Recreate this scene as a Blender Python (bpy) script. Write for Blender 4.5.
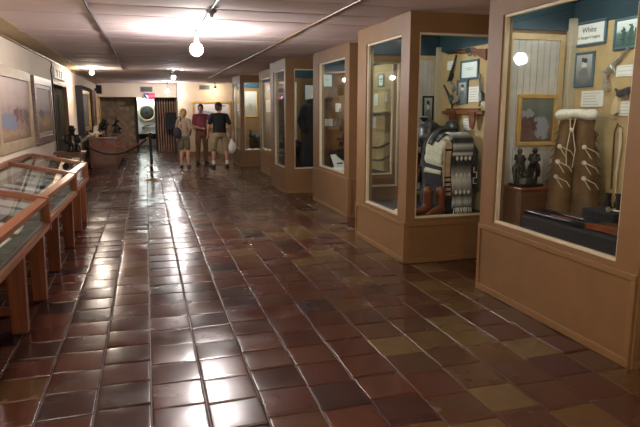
import bpy, bmesh, math, random
from mathutils import Vector, Matrix
random.seed(7)
PI = math.pi
for o in list(bpy.data.objects): bpy.data.objects.remove(o)
SC = bpy.context.scene
COL = SC.collection

# ------------------------------------------------------------------ camera, world, exposure
cam = bpy.data.cameras.new('camera'); cam_o = bpy.data.objects.new('camera', cam); COL.objects.link(cam_o)
cam.sensor_width = 36.0; cam.lens = 580.0 / 640.0 * 36.0; cam.clip_start = 0.02
cam_o.location = (0, 0, 1.55)
cam_o.rotation_euler = (PI / 2 - 0.17659, 0, -0.28717)
SC.camera = cam_o
SC.view_settings.view_transform = 'Standard'; SC.view_settings.look = 'None'
SC.view_settings.exposure = -0.05; SC.view_settings.gamma = 1.0; SC.view_settings.use_curve_mapping = False
w = bpy.data.worlds.new('World'); SC.world = w; w.use_nodes = True
w.node_tree.nodes['Background'].inputs[0].default_value = (1, .9, .85, 1)
w.node_tree.nodes['Background'].inputs[1].default_value = 0.0
BULB = 950.0          # radiance of the big bare ceiling lamp
TUBE = 57.0           # radiance of the tubes in the cases
CEIL = 2.48

# ------------------------------------------------------------------ helpers: materials
def mat(name, col, rough=.5, metal=0., var=.12, scale=8., bump=0., emit=None, spec=.5, coat=0.):
    m = bpy.data.materials.new(name); m.use_nodes = True
    nt = m.node_tree; N = nt.nodes; b = N['Principled BSDF']
    b.inputs['Roughness'].default_value = rough; b.inputs['Metallic'].default_value = metal
    b.inputs['Specular IOR Level'].default_value = spec; b.inputs['Coat Weight'].default_value = coat
    tc = N.new('ShaderNodeTexCoord'); nz = N.new('ShaderNodeTexNoise')
    nz.inputs['Scale'].default_value = scale; nz.inputs['Detail'].default_value = 4
    nt.links.new(tc.outputs['Object'], nz.inputs['Vector'])
    r = N.new('ShaderNodeValToRGB'); nt.links.new(nz.outputs['Fac'], r.inputs['Fac'])
    r.color_ramp.elements[0].position = .3; r.color_ramp.elements[1].position = .7
    r.color_ramp.elements[0].color = tuple(max(0, c * (1 - var)) for c in col) + (1,)
    r.color_ramp.elements[1].color = tuple(min(1, c * (1 + var)) for c in col) + (1,)
    nt.links.new(r.outputs['Color'], b.inputs['Base Color'])
    if bump:
        bp = N.new('ShaderNodeBump'); bp.inputs['Strength'].default_value = bump; bp.inputs['Distance'].default_value = .01
        nt.links.new(nz.outputs['Fac'], bp.inputs['Height']); nt.links.new(bp.outputs['Normal'], b.inputs['Normal'])
    if emit:
        b.inputs['Emission Color'].default_value = tuple(emit[:3]) + (1,); b.inputs['Emission Strength'].default_value = emit[3]
    return m

def wood(name, col, rough=.35, axis='Z', dark=.55):
    m = mat(name, col, rough); nt = m.node_tree; N = nt.nodes
    nz = [n for n in N if n.type == 'TEX_NOISE'][0]; tc = [n for n in N if n.type == 'TEX_COORD'][0]
    mp = N.new('ShaderNodeMapping'); s = {'X': (2, 30, 30), 'Y': (30, 2, 30), 'Z': (30, 30, 2)}[axis]
    mp.inputs['Scale'].default_value = s; nz.inputs['Scale'].default_value = 1.0
    nt.links.new(tc.outputs['Object'], mp.inputs['Vector']); nt.links.new(mp.outputs['Vector'], nz.inputs['Vector'])
    r = [n for n in N if n.type == 'VALTORGB'][0]
    r.color_ramp.elements[0].color = tuple(c * dark for c in col) + (1,); r.color_ramp.elements[1].color = tuple(min(1, c * 1.15) for c in col) + (1,)
    return m

def glass(name, tint=(.96, .98, .97), boost=1.0):
    m = bpy.data.materials.new(name); m.use_nodes = True; nt = m.node_tree; N = nt.nodes
    for n in list(N): N.remove(n)
    out = N.new('ShaderNodeOutputMaterial'); mx = N.new('ShaderNodeMixShader'); t = N.new('ShaderNodeBsdfTransparent'); g = N.new('ShaderNodeBsdfGlossy')
    lw = N.new('ShaderNodeLayerWeight'); lw.inputs['Blend'].default_value = .5
    pw = N.new('ShaderNodeMath'); pw.operation = 'POWER'; pw.inputs[1].default_value = 5
    f = N.new('ShaderNodeMath'); f.operation = 'MULTIPLY_ADD'; f.inputs[1].default_value = .96; f.inputs[2].default_value = .022
    nt.links.new(lw.outputs['Facing'], pw.inputs[0]); nt.links.new(pw.outputs[0], f.inputs[0])
    nz = N.new('ShaderNodeTexNoise'); nz.inputs['Scale'].default_value = 1.5
    r = N.new('ShaderNodeMapRange'); r.inputs['To Min'].default_value = .0; r.inputs['To Max'].default_value = .05
    nt.links.new(nz.outputs['Fac'], r.inputs['Value']); nt.links.new(r.outputs['Result'], g.inputs['Roughness'])
    t.inputs['Color'].default_value = tint + (1,)
    mu = N.new('ShaderNodeMath'); mu.operation = 'MULTIPLY'; mu.inputs[1].default_value = boost
    nt.links.new(f.outputs[0], mu.inputs[0]); nt.links.new(mu.outputs[0], mx.inputs['Fac'])
    nt.links.new(t.outputs[0], mx.inputs[1]); nt.links.new(g.outputs[0], mx.inputs[2]); nt.links.new(mx.outputs[0], out.inputs[0])
    return m

def painting(name, stops, blobs=(), noise=.25, nscale=4., rough=.6):
    """A picture surface: vertical bands of colour broken up by noise, and soft patches (u, v, ru, rv, colour)."""
    m = bpy.data.materials.new(name); m.use_nodes = True; nt = m.node_tree; N = nt.nodes; b = N['Principled BSDF']
    b.inputs['Roughness'].default_value = rough; b.inputs['Specular IOR Level'].default_value = .2
    tc = N.new('ShaderNodeTexCoord'); sx = N.new('ShaderNodeSeparateXYZ'); nt.links.new(tc.outputs['Generated'], sx.inputs[0])
    nz = N.new('ShaderNodeTexNoise'); nz.inputs['Scale'].default_value = nscale; nz.inputs['Detail'].default_value = 6
    nt.links.new(tc.outputs['Generated'], nz.inputs['Vector'])
    def math_(op, a, bb):
        n = N.new('ShaderNodeMath'); n.operation = op
        for i, v in enumerate((a, bb)):
            if isinstance(v, (int, float)): n.inputs[i].default_value = v
            else: nt.links.new(v, n.inputs[i])
        return n.outputs[0]
    nn = math_('MULTIPLY', math_('SUBTRACT', nz.outputs['Fac'], .5), noise * 2)
    v = math_('ADD', sx.outputs['Z'], nn)
    r = N.new('ShaderNodeValToRGB'); nt.links.new(v, r.inputs['Fac'])
    el = r.color_ramp.elements
    while len(el) < len(stops): el.new(.5)
    for e, (p, c) in zip(el, stops): e.position = p; e.color = tuple(c) + (1,)
    col = r.outputs['Color']
    for (u, vv, ru, rv, c) in blobs:
        du = math_('DIVIDE', math_('SUBTRACT', math_('ADD', sx.outputs['X'], math_('MULTIPLY', nn, 1.3)), u), ru)
        dv = math_('DIVIDE', math_('SUBTRACT', math_('ADD', sx.outputs['Z'], math_('MULTIPLY', nn, -1.1)), vv), rv)
        d = math_('ADD', math_('MULTIPLY', du, du), math_('MULTIPLY', dv, dv))
        mr = N.new('ShaderNodeMapRange'); mr.inputs['From Min'].default_value = 1.15; mr.inputs['From Max'].default_value = .85
        nt.links.new(d, mr.inputs['Value'])
        mx = N.new('ShaderNodeMix'); mx.data_type = 'RGBA'
        nt.links.new(mr.outputs['Result'], mx.inputs['Factor']); nt.links.new(col, mx.inputs['A']); mx.inputs['B'].default_value = tuple(c) + (1,)
        col = mx.outputs['Result']
    nt.links.new(col, b.inputs['Base Color'])
    return m

# ------------------------------------------------------------------ helpers: meshes
class G:
    """Collects shapes in local coordinates and links them as ONE mesh object."""
    def __init__(s, M=None): s.b = bmesh.new(); s.M = M or Matrix.Identity(4); s.mats = []
    def _new(s, vs, fs):
        v = [s.b.verts.new(s.M @ Vector(p)) for p in vs]
        out = []
        for f in fs:
            try: out.append(s.b.faces.new([v[i] for i in f]))
            except ValueError: pass
        return v, out
    def box(s, x0, x1, y0, y1, z0, z1, bev=0.):
        x0, x1 = min(x0, x1), max(x0, x1); y0, y1 = min(y0, y1), max(y0, y1); z0, z1 = min(z0, z1), max(z0, z1)
        vs = [(x, y, z) for z in (z0, z1) for y in (y0, y1) for x in (x0, x1)]
        v, f = s._new(vs, [(0, 2, 3, 1), (4, 5, 7, 6), (0, 1, 5, 4), (2, 6, 7, 3), (0, 4, 6, 2), (1, 3, 7, 5)])
        if bev:
            es = list({e for q in f for e in q.edges})
            bmesh.ops.bevel(s.b, geom=es, offset=bev, segments=2, profile=.5, affect='EDGES')
        return s
    def cyl(s, p0, p1, r0, r1=None, n=14, caps=True):
        r1 = r0 if r1 is None else r1; p0 = Vector(p0); p1 = Vector(p1); d = (p1 - p0)
        if d.length < 1e-7: return s
        d.normalize(); a = d.orthogonal().normalized(); c = d.cross(a)
        vs = [p + (a * math.cos(t) + c * math.sin(t)) * r for p, r in ((p0, r0), (p1, r1)) for t in [2 * PI * i / n for i in range(n)]]
        fs = [(i, (i + 1) % n, n + (i + 1) % n, n + i) for i in range(n)]
        if caps: fs += [tuple(range(n - 1, -1, -1)), tuple(range(n, 2 * n))]
        s._new(vs, fs); return s
    def tube(s, pts, r, n=8):
        pts = [Vector(p) for p in pts]; rings = []; prev = None
        rr = r if isinstance(r, (list, tuple)) else [r] * len(pts)
        for i, p in enumerate(pts):
            d = (pts[min(i + 1, len(pts) - 1)] - pts[max(i - 1, 0)]).normalized()
            a = d.orthogonal().normalized() if prev is None else (prev - d * prev.dot(d)).normalized()
            prev = a; c = d.cross(a)
            rings.append([p + (a * math.cos(t) + c * math.sin(t)) * rr[i] for t in [2 * PI * k / n for k in range(n)]])
        vs = [q for ring in rings for q in ring]
        fs = [(i * n + k, i * n + (k + 1) % n, (i + 1) * n + (k + 1) % n, (i + 1) * n + k) for i in range(len(pts) - 1) for k in range(n)]
        fs += [tuple(range(n - 1, -1, -1)), tuple(range((len(pts) - 1) * n, len(pts) * n))]
        s._new(vs, fs); return s
    def ball(s, c, r, sc=(1, 1, 1), u=14, v=9, R=None):
        M = s.M @ Matrix.Translation(c) @ (R or Matrix.Identity(4)) @ Matrix.Diagonal((*sc, 1))
        bmesh.ops.create_uvsphere(s.b, u_segments=u, v_segments=v, radius=r, matrix=M); return s
    def lathe(s, prof, c=(0, 0, 0), n=24):
        vs = [(c[0] + r * math.cos(2 * PI * k / n), c[1] + r * math.sin(2 * PI * k / n), c[2] + z) for r, z in prof for k in range(n)]
        fs = [(i * n + k, i * n + (k + 1) % n, (i + 1) * n + (k + 1) % n, (i + 1) * n + k) for i in range(len(prof) - 1) for k in range(n)]
        fs += [tuple(range(n - 1, -1, -1)), tuple(range((len(prof) - 1) * n, len(prof) * n))]
        s._new(vs, fs); return s
    def prism(s, poly, y0, y1, ax='xz'):
        """Extrude a 2D outline: 'xz' outline extruded along y, 'yz' along x, 'xy' along z."""
        f = {'xz': lambda a, b, t: (a, t, b), 'yz': lambda a, b, t: (t, a, b), 'xy': lambda a, b, t: (a, b, t)}[ax]
        n = len(poly); vs = [f(a, b, y0) for a, b in poly] + [f(a, b, y1) for a, b in poly]
        fs = [(i, (i + 1) % n, n + (i + 1) % n, n + i) for i in range(n)] + [tuple(range(n - 1, -1, -1)), tuple(range(n, 2 * n))]
        s._new(vs, fs); return s
    def grid(s, P):
        """P: rows of points -> a quad sheet."""
        n = len(P[0]); vs = [q for row in P for q in row]
        s._new(vs, [(i * n + k, i * n + k + 1, (i + 1) * n + k + 1, (i + 1) * n + k) for i in range(len(P) - 1) for k in range(n - 1)]); return s
    def build(s, name, m, parent=None, smooth=False, world=None, mods=(), loc=None, rz=0):
        """world: shift verts given in world coordinates to the parent's origin. Without a parent the origin goes to the base."""
        bmesh.ops.recalc_face_normals(s.b, faces=s.b.faces[:])
        if parent is not None:
            if world:
                top = parent
                while top.parent: top = top.parent
                bmesh.ops.translate(s.b, verts=s.b.verts[:], vec=-Vector(top.location))
        elif loc is None:
            xs = [v.co for v in s.b.verts]
            lo = Vector([min(v[i] for v in xs) for i in range(3)]); hi = Vector([max(v[i] for v in xs) for i in range(3)])
            loc = Vector(((lo.x + hi.x) / 2, (lo.y + hi.y) / 2, lo.z))
            bmesh.ops.translate(s.b, verts=s.b.verts[:], vec=-loc)
        me = bpy.data.meshes.new(name); s.b.to_mesh(me); s.b.free()
        if m is not None: me.materials.append(m)
        o = bpy.data.objects.new(name, me); COL.objects.link(o)
        if smooth: me.polygons.foreach_set('use_smooth', [True] * len(me.polygons))
        if smooth:
            try: me.set_sharp_from_angle(angle=math.radians(50))
            except Exception: pass
        if parent is not None: o.parent = parent
        else:
            o.location = loc; o.rotation_euler = (0, 0, rz)
        return o

def tag(o, label, cat, group=None, kind=None):
    o['label'] = label; o['category'] = cat
    if group: o['group'] = group
    if kind: o['kind'] = kind
    return o
def thing(name, label, cat, loc=(0, 0, 0), rz=0, group=None):
    o = bpy.data.objects.new(name, None); COL.objects.link(o); o.empty_display_size = .1
    o.location = loc; o.rotation_euler = (0, 0, rz)
    return tag(o, label, cat, group)
def struct(name, g, m, **k):
    o = g.build(name, m, **k)
    if o.parent is None: o['kind'] = 'structure'
    return o
def remesh(g, name, m, parent=None, voxel=.012, smooth=6, loc=None, rz=0):
    """Fuse overlapping shapes into one continuous skin."""
    me = bpy.data.meshes.new(name); bmesh.ops.recalc_face_normals(g.b, faces=g.b.faces[:]); g.b.to_mesh(me); g.b.free()
    o = bpy.data.objects.new(name, me); COL.objects.link(o)
    r = o.modifiers.new('r', 'REMESH'); r.mode = 'VOXEL'; r.voxel_size = voxel; r.use_smooth_shade = True
    if smooth:
        sm = o.modifiers.new('s', 'SMOOTH'); sm.iterations = smooth; sm.factor = .5
    dg = bpy.context.evaluated_depsgraph_get(); dg.update()
    me2 = bpy.data.meshes.new_from_object(o.evaluated_get(dg)); o.modifiers.clear(); o.data = me2; me2.name = name
    bpy.data.meshes.remove(me)
    me2.materials.clear(); me2.materials.append(m)
    if parent is not None: o.parent = parent
    elif loc is not None: o.location = loc; o.rotation_euler = (0, 0, rz)
    return o
def caps(g, pts):
    """A limb: tapered lengths between (point, radius) pairs with round joints."""
    for (p, r) in pts: g.ball(p, r, u=12, v=8)
    for (p, r), (q, t) in zip(pts, pts[1:]): g.cyl(p, q, r, t, n=12)
    return g
def text_part(body, size, loc, m, parent, name='lettering', sx=1.0):
    cu = bpy.data.curves.new(name, 'FONT'); cu.body = body; cu.size = size; cu.align_x = 'CENTER'; cu.align_y = 'CENTER'; cu.extrude = .0008
    t = bpy.data.objects.new(name, cu); COL.objects.link(t)
    dg = bpy.context.evaluated_depsgraph_get(); dg.update()
    me = bpy.data.meshes.new_from_object(t.evaluated_get(dg)); bpy.data.objects.remove(t)
    me.transform(Matrix.Translation(loc) @ Matrix.Rotation(PI / 2, 4, 'X') @ Matrix.Diagonal((sx, 1, 1, 1)))
    me.materials.clear(); me.materials.append(m)
    o = bpy.data.objects.new(name, me); COL.objects.link(o); o.parent = parent
    return o

# ------------------------------------------------------------------ materials
M = {}
M['tan'] = mat('tan_case_paint', (.146, .075, .027), .55, var=.08, scale=5, bump=.05)
M['tan_trim'] = mat('tan_trim_paint', (.158, .082, .030), .5, var=.08)
M['bead'] = mat('pale_bead_paint', (.46, .40, .29), .45, var=.06)
M['mustard'] = mat('mustard_lining', (.46, .33, .16), .85, var=.06, scale=14)
M['teal'] = mat('teal_canopy_cloth', (.012, .038, .052), .8, var=.2)
M['deck'] = mat('dark_carpet_deck', (.035, .03, .035), .95, var=.3, scale=60, bump=.2)
M['plank'] = mat('whitewashed_planks', (.46, .43, .39), .7, var=.14, scale=5)
M['black_velvet'] = mat('black_velvet', (.012, .011, .014), .95, var=.3, scale=30)
M['glass'] = glass('clear_glass')
M['wall'] = mat('cream_wall_paint', (.66, .56, .45), .75, var=.05, scale=2)
M['end_wall'] = mat('beige_wall_covering', (.44, .35, .25), .75, var=.07, scale=3)
M['cove'] = mat('tan_cove_paint', (.38, .27, .15), .6, var=.06)
M['dark_int'] = mat('dark_olive_interior', (.030, .026, .015), 1.0, spec=.05)
M['stone'] = mat('brown_stone_wall', (.20, .14, .09), .85, var=.4, scale=6, bump=.5)
M['black'] = mat('black_satin_paint', (.010, .010, .011), .6, spec=.3)
M['black_metal'] = mat('black_metal', (.02, .02, .022), .35, .4)
M['white'] = mat('white_card', (.78, .77, .74), .7, var=.04)
M['paper'] = mat('grey_paper', (.74, .71, .68), .75, var=.10, scale=16)
M['ink'] = mat('dark_ink', (.06, .07, .08), .7)
M['red_wood'] = wood('red_brown_wood', (.155, .046, .017), .32, 'Z')
M['red_wood_y'] = wood('red_brown_wood_rail', (.22, .075, .026), .30, 'Y')
M['dark_wood'] = wood('dark_walnut', (.10, .045, .022), .4, 'X')
M['dark_frame'] = wood('purple_brown_frame', (.14, .085, .07), .4, 'X')
M['gold'] = mat('gilt_frame', (.55, .34, .11), .4, .35, var=.2)
M['pale_frame'] = mat('pale_gilt_frame', (.32, .235, .145), .5, .1, var=.15)
M['bronze'] = mat('dark_bronze', (.03, .026, .022), .35, .7, var=.4, scale=20, bump=.3)
M['steel'] = mat('blued_steel', (.10, .12, .14), .3, .9, var=.3)
M['silver'] = mat('worn_silver', (.55, .53, .48), .35, .8, var=.25, scale=40)
M['ivory'] = mat('ivory_grip', (.62, .50, .30), .4)
M['leather'] = mat('tan_brown_leather', (.12, .068, .028), .7, var=.35, scale=6, bump=.15)
M['boot'] = mat('russet_boot_leather', (.15, .040, .014), .4, var=.25, scale=14)
M['saddle'] = mat('black_saddle_leather', (.02, .02, .024), .33, var=.4, scale=20, bump=.2)
M['fleece'] = mat('white_fleece', (.72, .68, .60), .95, var=.12, scale=50, bump=.6)
M['thong'] = mat('pale_rawhide', (.60, .50, .36), .8)
M['teal_frame'] = mat('slate_teal_frame', (.06, .12, .16), .5)
M['felt'] = mat('dark_green_felt', (.03, .055, .042), .95, var=.2, scale=40)
M['brass'] = mat('dull_brass', (.45, .30, .12), .35, .9)
M['vent'] = mat('grey_vent_metal', (.16, .15, .14), .5, .2)
M['lampbody'] = mat('grey_lamp_housing', (.22, .22, .23), .4, .4)
M['bulb'] = mat('lit_bulb', (.9, .9, .9), .3, emit=(1, .95, .93, BULB))
M['bulb_warm'] = mat('lit_warm_bulb', (.9, .9, .9), .3, emit=(1, .86, .70, BULB * 1.1))
M['tube'] = mat('lit_tube', (.9, .9, .9), .3, emit=(.93, 1, .93, TUBE))
M['rope'] = mat('black_velvet_rope', (.015, .010, .010), .8, var=.3, scale=40)
M['red_rope'] = mat('red_velvet_rope', (.20, .015, .012), .8, var=.3, scale=40)
M['exit_red'] = mat('red_sign_face', (.30, .006, .02), .5, emit=(1, .02, .06, .55))
M['exit_white'] = mat('white_sign_face', (.8, .8, .9), .4, emit=(.85, .85, 1, 1.5))
M['exit_blue'] = mat('blue_sign_housing', (.05, .03, .25), .5)

# ------------------------------------------------------------------ structure: floor
def floor_material():
    m = bpy.data.materials.new('glazed_saltillo_tiles'); m.use_nodes = True; nt = m.node_tree; N = nt.nodes; b = N['Principled BSDF']
    at = N.new('ShaderNodeAttribute'); at.attribute_name = 'tile'
    tc = N.new('ShaderNodeTexCoord')
    nz = N.new('ShaderNodeTexNoise'); nz.inputs['Scale'].default_value = 11; nz.inputs['Detail'].default_value = 7
    nt.links.new(tc.outputs['Object'], nz.inputs['Vector'])
    mx = N.new('ShaderNodeMath'); mx.operation = 'MULTIPLY_ADD'; mx.inputs[1].default_value = .24
    sb = N.new('ShaderNodeMath'); sb.operation = 'SUBTRACT'; sb.inputs[1].default_value = .12
    nt.links.new(nz.outputs['Fac'], mx.inputs[0]); nt.links.new(at.outputs['Fac'], sb.inputs[0]); nt.links.new(sb.outputs[0], mx.inputs[2])
    r = N.new('ShaderNodeValToRGB'); nt.links.new(mx.outputs[0], r.inputs['Fac'])
    el = r.color_ramp.elements
    for _ in range(4): el.new(.5)
    for e, (p, c) in zip(el, [(0, (.016, .009, .008)), (.25, (.032, .012, .009)), (.5, (.054, .018, .011)), (.7, (.048, .022, .011)), (.86, (.070, .036, .014)), (1, (.085, .056, .022))]):
        e.position = p; e.color = c + (1,)
    nt.links.new(r.outputs['Color'], b.inputs['Base Color'])
    n2 = N.new('ShaderNodeTexNoise'); n2.inputs['Scale'].default_value = 3; n2.inputs['Detail'].default_value = 2
    nt.links.new(tc.outputs['Object'], n2.inputs['Vector'])
    mr = N.new('ShaderNodeMapRange'); mr.inputs['From Min'].default_value = .3; mr.inputs['From Max'].default_value = .7; mr.inputs['To Min'].default_value = .15; mr.inputs['To Max'].default_value = .30
    nt.links.new(n2.outputs['Fac'], mr.inputs['Value']); nt.links.new(mr.outputs['Result'], b.inputs['Roughness'])
    b.inputs['Specular IOR Level'].default_value = .29
    n3 = N.new('ShaderNodeTexNoise'); n3.inputs['Scale'].default_value = 4.5; n3.inputs['Detail'].default_value = 1
    nt.links.new(tc.outputs['Object'], n3.inputs['Vector'])
    bp = N.new('ShaderNodeBump'); bp.inputs['Strength'].default_value = .13; bp.inputs['Distance'].default_value = .01
    nt.links.new(n3.outputs['Fac'], bp.inputs['Height']); nt.links.new(bp.outputs['Normal'], b.inputs['Normal'])
    return m
M['floor'] = floor_material()
M['grout'] = mat('dark_grout', (.060, .050, .044), .5, var=.4, scale=25)
def make_floor():
    T = .285; gap = .0045; x0 = -.62 - T * 9; rows = 103; vs, fs, ids = [], [], []
    RING = (-1.002, -1, -.96, -.90, -.4, .4, .90, .96, 1, 1.002); K = 10
    for c in range(24):
        off = random.uniform(-.05, .05) + (.10 if c in (5, 10, 15) else 0)
        for r in range(rows):
            cx = x0 + (c + .5) * T; cy = -1.6 + off + (r + .5) * T
            tid = min(1, max(0, random.gauss(.40 + .36 * max(0, min(1, (cx - .8) / 1.5)), .2)))  # ochre shift toward the cases paints their reflected light into the tile colour
            hx = T / 2 - gap + random.uniform(-.002, .002); hy = T / 2 - gap + random.uniform(-.002, .002)
            tx = random.gauss(0, .014); ty = random.gauss(0, .018); dome = random.uniform(.0, .0004)
            ph = random.uniform(0, 6.28); dz = random.uniform(0, .001)
            base = len(vs)
            for v in RING:
                for u in RING:
                    e = max(abs(u), abs(v))
                    z = dome * (1 - (u * u + v * v) / 2) + tx * u * hx + ty * v * hy + dz - (.016 if e > 1 else .0014 if e > .99 else .0004 if e > .955 else 0) - .003
                    vs.append((cx + u * hx, cy + v * hy, z))
            for j in range(K - 1):
                for i in range(K - 1):
                    a = base + j * K + i; fs.append((a, a + 1, a + K + 1, a + K)); ids.append(tid)
    nb = len(fs)
    b0 = len(vs); vs += [(x0, -1.75, -.0125), (x0 + 24 * T, -1.75, -.0125), (x0 + 24 * T, 28, -.0125), (x0, 28, -.0125)]; fs.append((b0, b0 + 1, b0 + 2, b0 + 3)); ids.append(0)
    b1 = len(vs); vs += [(x0, -1.75, -.12), (x0 + 24 * T, -1.75, -.12), (x0 + 24 * T, 28, -.12), (x0, 28, -.12)]
    fs.append((b1 + 3, b1 + 2, b1 + 1, b1)); ids.append(0)
    for k in range(4): fs.append((b0 + k, b1 + k, b1 + (k + 1) % 4, b0 + (k + 1) % 4)); ids.append(0)
    me = bpy.data.meshes.new('floor'); me.from_pydata(vs, [], fs)
    me.materials.append(M['floor']); me.materials.append(M['grout'])
    a = me.attributes.new('tile', 'FLOAT', 'FACE'); a.data.foreach_set('value', ids)
    for k, p in enumerate(me.polygons):
        p.use_smooth = k < nb; p.material_index = 0 if k < nb else 1
    o = bpy.data.objects.new('floor', me); COL.objects.link(o); o['kind'] = 'structure'
make_floor()

# ------------------------------------------------------------------ structure: ceiling of sagging boards
M['ceil'] = mat('ceiling_paint', (.56, .45, .43), .8, var=.05, scale=1.5, spec=.12)
M['seam'] = mat('dark_seam', (.05, .04, .038), .7)
def make_ceiling():
    Y0, Y1 = -1.6, 23.2; P = []
    y = Y0; ys = []
    k = 0
    while y < Y1 - .01:
        L = .61
        for t in (0, .012, .06, .14, .25, .37, .49, .58, .61 - .012): ys.append((y + t, k, t / L))
        y += L; k += 1
    rnd = [random.uniform(.6, 1.4) for _ in range(k + 1)]; tl = [random.uniform(-.004, .004) for _ in range(k + 1)]
    xs = [-1.75 + .28 * i for i in range(21)]
    for (yy, kk, t) in ys:
        edge = .006 if t in (0,) else 0
        P.append([(x, yy, CEIL - .010 * rnd[kk] * math.sin(PI * t) * (.7 + .5 * math.sin(1.7 * x + 2.3 * kk)) + edge + tl[kk] * (t - .5)) for x in xs])
    g = G(); g.grid(P)
    g.box(-1.75, 3.9, Y0, Y1 + .3, CEIL + .02, CEIL + .1)
    o = struct('ceiling', g, M['ceil'], smooth=True, loc=(0, 0, 0))
make_ceiling()
for n, X, wd in (('trim_1', -.45, .011), ('trim_2', 1.80, .008)):
    pts = [(X + .012 * math.sin(y * .8), y, CEIL - .012) for y in [-1.5 + .5 * i for i in range(33 if X < 0 else 39)]]
    struct(n, G().tube(pts, wd, 6), M['seam'] if X < 0 else M['tan_trim'])

# ------------------------------------------------------------------ structure: walls
WX = -1.62
DY0, DY1, DZ = 11.75, 13.75, 2.08
g = G(); g.box(WX - .12, WX, -1.6, DY0, 0, CEIL); g.box(WX - .12, WX, DY1, 23.2, 0, CEIL); g.box(WX - .12, WX, DY0, DY1, DZ, CEIL)
struct('wall_left', g, M['wall'], loc=(0, 0, 0))
g = G(); g.box(-2.9, WX - .12, DY0 - .12, DY0, 0, 2.3).box(-2.9, WX - .12, DY1, DY1 + .12, 0, 2.3).box(-3.0, -2.9, DY0 - .12, DY1 + .12, 0, 2.3).box(-3, WX - .12, DY0 - .12, DY1 + .12, 2.3, 2.4)
struct('wall_passage', g, M['dark_int'], loc=(0, 0, 0))
# door casing and a dark door leaf standing open inside
g = G(); g.box(WX - .11, WX + .015, DY0, DY0 + .06, 0, DZ, .004).box(WX - .11, WX + .015, DY1 - .06, DY1, 0, DZ, .004).box(WX - .11, WX + .015, DY0, DY1, DZ - .06, DZ, .004)
d1 = struct('door_1', g, M['tan_trim'], loc=(0, 0, 0))
g = G(); g.box(WX - .105, WX - .065, DY0 + .06, DY1 - .06, .02, DZ - .06, .004)
for a, b in ((.25, .95), (1.15, 1.85)):
    g.box(WX - .064, WX - .055, DY0 + .2, DY0 + .9, a, b, .003).box(WX - .064, WX - .055, DY1 - .9, DY1 - .2, a, b, .003)
g.build('door_leaf', M['dark_int'], d1)
G().cyl((WX - .06, 12.7, 1.0), (WX - .01, 12.7, 1.0), .012).ball((WX - .005, 12.7, 1.0), .025).build('door_handle', M['brass'], d1, smooth=True)
struct('wall_right', G().box(3.62, 3.74, -1.6, 23.2, 0, CEIL), M['wall'], loc=(0, 0, 0))
struct('wall_back', G().box(-1.75, 3.74, -1.72, -1.6, 0, CEIL), M['wall'], loc=(0, 0, 0))
g = G(); g.box(1.08, 3.62, 21.0, 21.12, 0, CEIL).box(1.08, 1.2, 21.12, 23.2, 0, CEIL)
struct('wall_end', g, M['end_wall'], loc=(0, 0, 0))
struct('wall_soffit', G().box(WX, 1.08, 22.0, 22.12, 2.0, CEIL).box(WX, 1.08, 22.12, 23.2, 2.3, 2.36).box(WX, 1.08, 21.985, 22.0, 2.0, 2.03), M['wall'], loc=(0, 0, 0))
# far wall of rough stone with the lit doorway, then the room beyond
g = G(); ex0, ex1 = -.34, .34
g.box(WX, ex0, 23.2, 23.35, 0, 2.4).box(ex1, 1.2, 23.2, 23.35, 0, 2.4).box(ex0, ex1, 23.2, 23.35, 2.02, 2.4)
struct('wall_far', g, M['stone'], loc=(0, 0, 0))
g = G()
for k in range(11):
    z = .02 + .185 * k; x = WX
    while x < ex0 - .12:
        L = random.uniform(.2, .42); g.box(x + .006, min(x + L, ex0 - .1) - .006, 23.2 - random.uniform(.02, .05), 23.2, z + .006, z + .179, .008); x += L
struct('wall_stone', g, M['stone'], loc=(0, 0, 0))
g = G(); g.box(ex0 - .05, ex0 + .03, 23.1, 23.4, 0, 2.06, .005).box(ex1 - .03, ex1 + .05, 23.1, 23.4, 0, 2.06, .005).box(ex0 - .05, ex1 + .05, 23.1, 23.4, 2.0, 2.08, .005)
struct('door_2', g, M['black'], loc=(0, 0, 0))
g = G(); g.box(-1.5, -1.4, 23.35, 28, 0, 2.5).box(1.4, 1.5, 23.35, 28, 0, 2.5).box(-1.5, 1.5, 27.5, 27.6, 0, 2.5).box(-1.5, 1.5, 23.35, 27.6, 2.45, 2.55)
struct('wall_gallery', g, M['wall'], loc=(0, 0, 0))
# cove band and trim where the left wall meets the ceiling, baseboards
struct('trim_3', G().prism([(WX, CEIL - .03), (WX + .03, CEIL - .03), (-1.36, CEIL - .008), (-1.36, CEIL + .002), (WX, CEIL + .002)], -1.6, 22, 'xz'), M['cove'], loc=(0, 0, 0))
struct('trim_4', G().box(WX, WX + .025, -1.6, 22, CEIL - .065, CEIL - .03, .006), M['tan_trim'], loc=(0, 0, 0))
struct('baseboard_left', G().box(WX, WX + .018, -1.6, DY0, 0, .1, .004).box(WX, WX + .018, DY1, 23.1, 0, .1, .004), M['tan_trim'], loc=(0, 0, 0))
struct('baseboard_end', G().box(1.08, 2.4, 20.982, 21, 0, .1, .004), M['tan_trim'], loc=(0, 0, 0))

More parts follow.
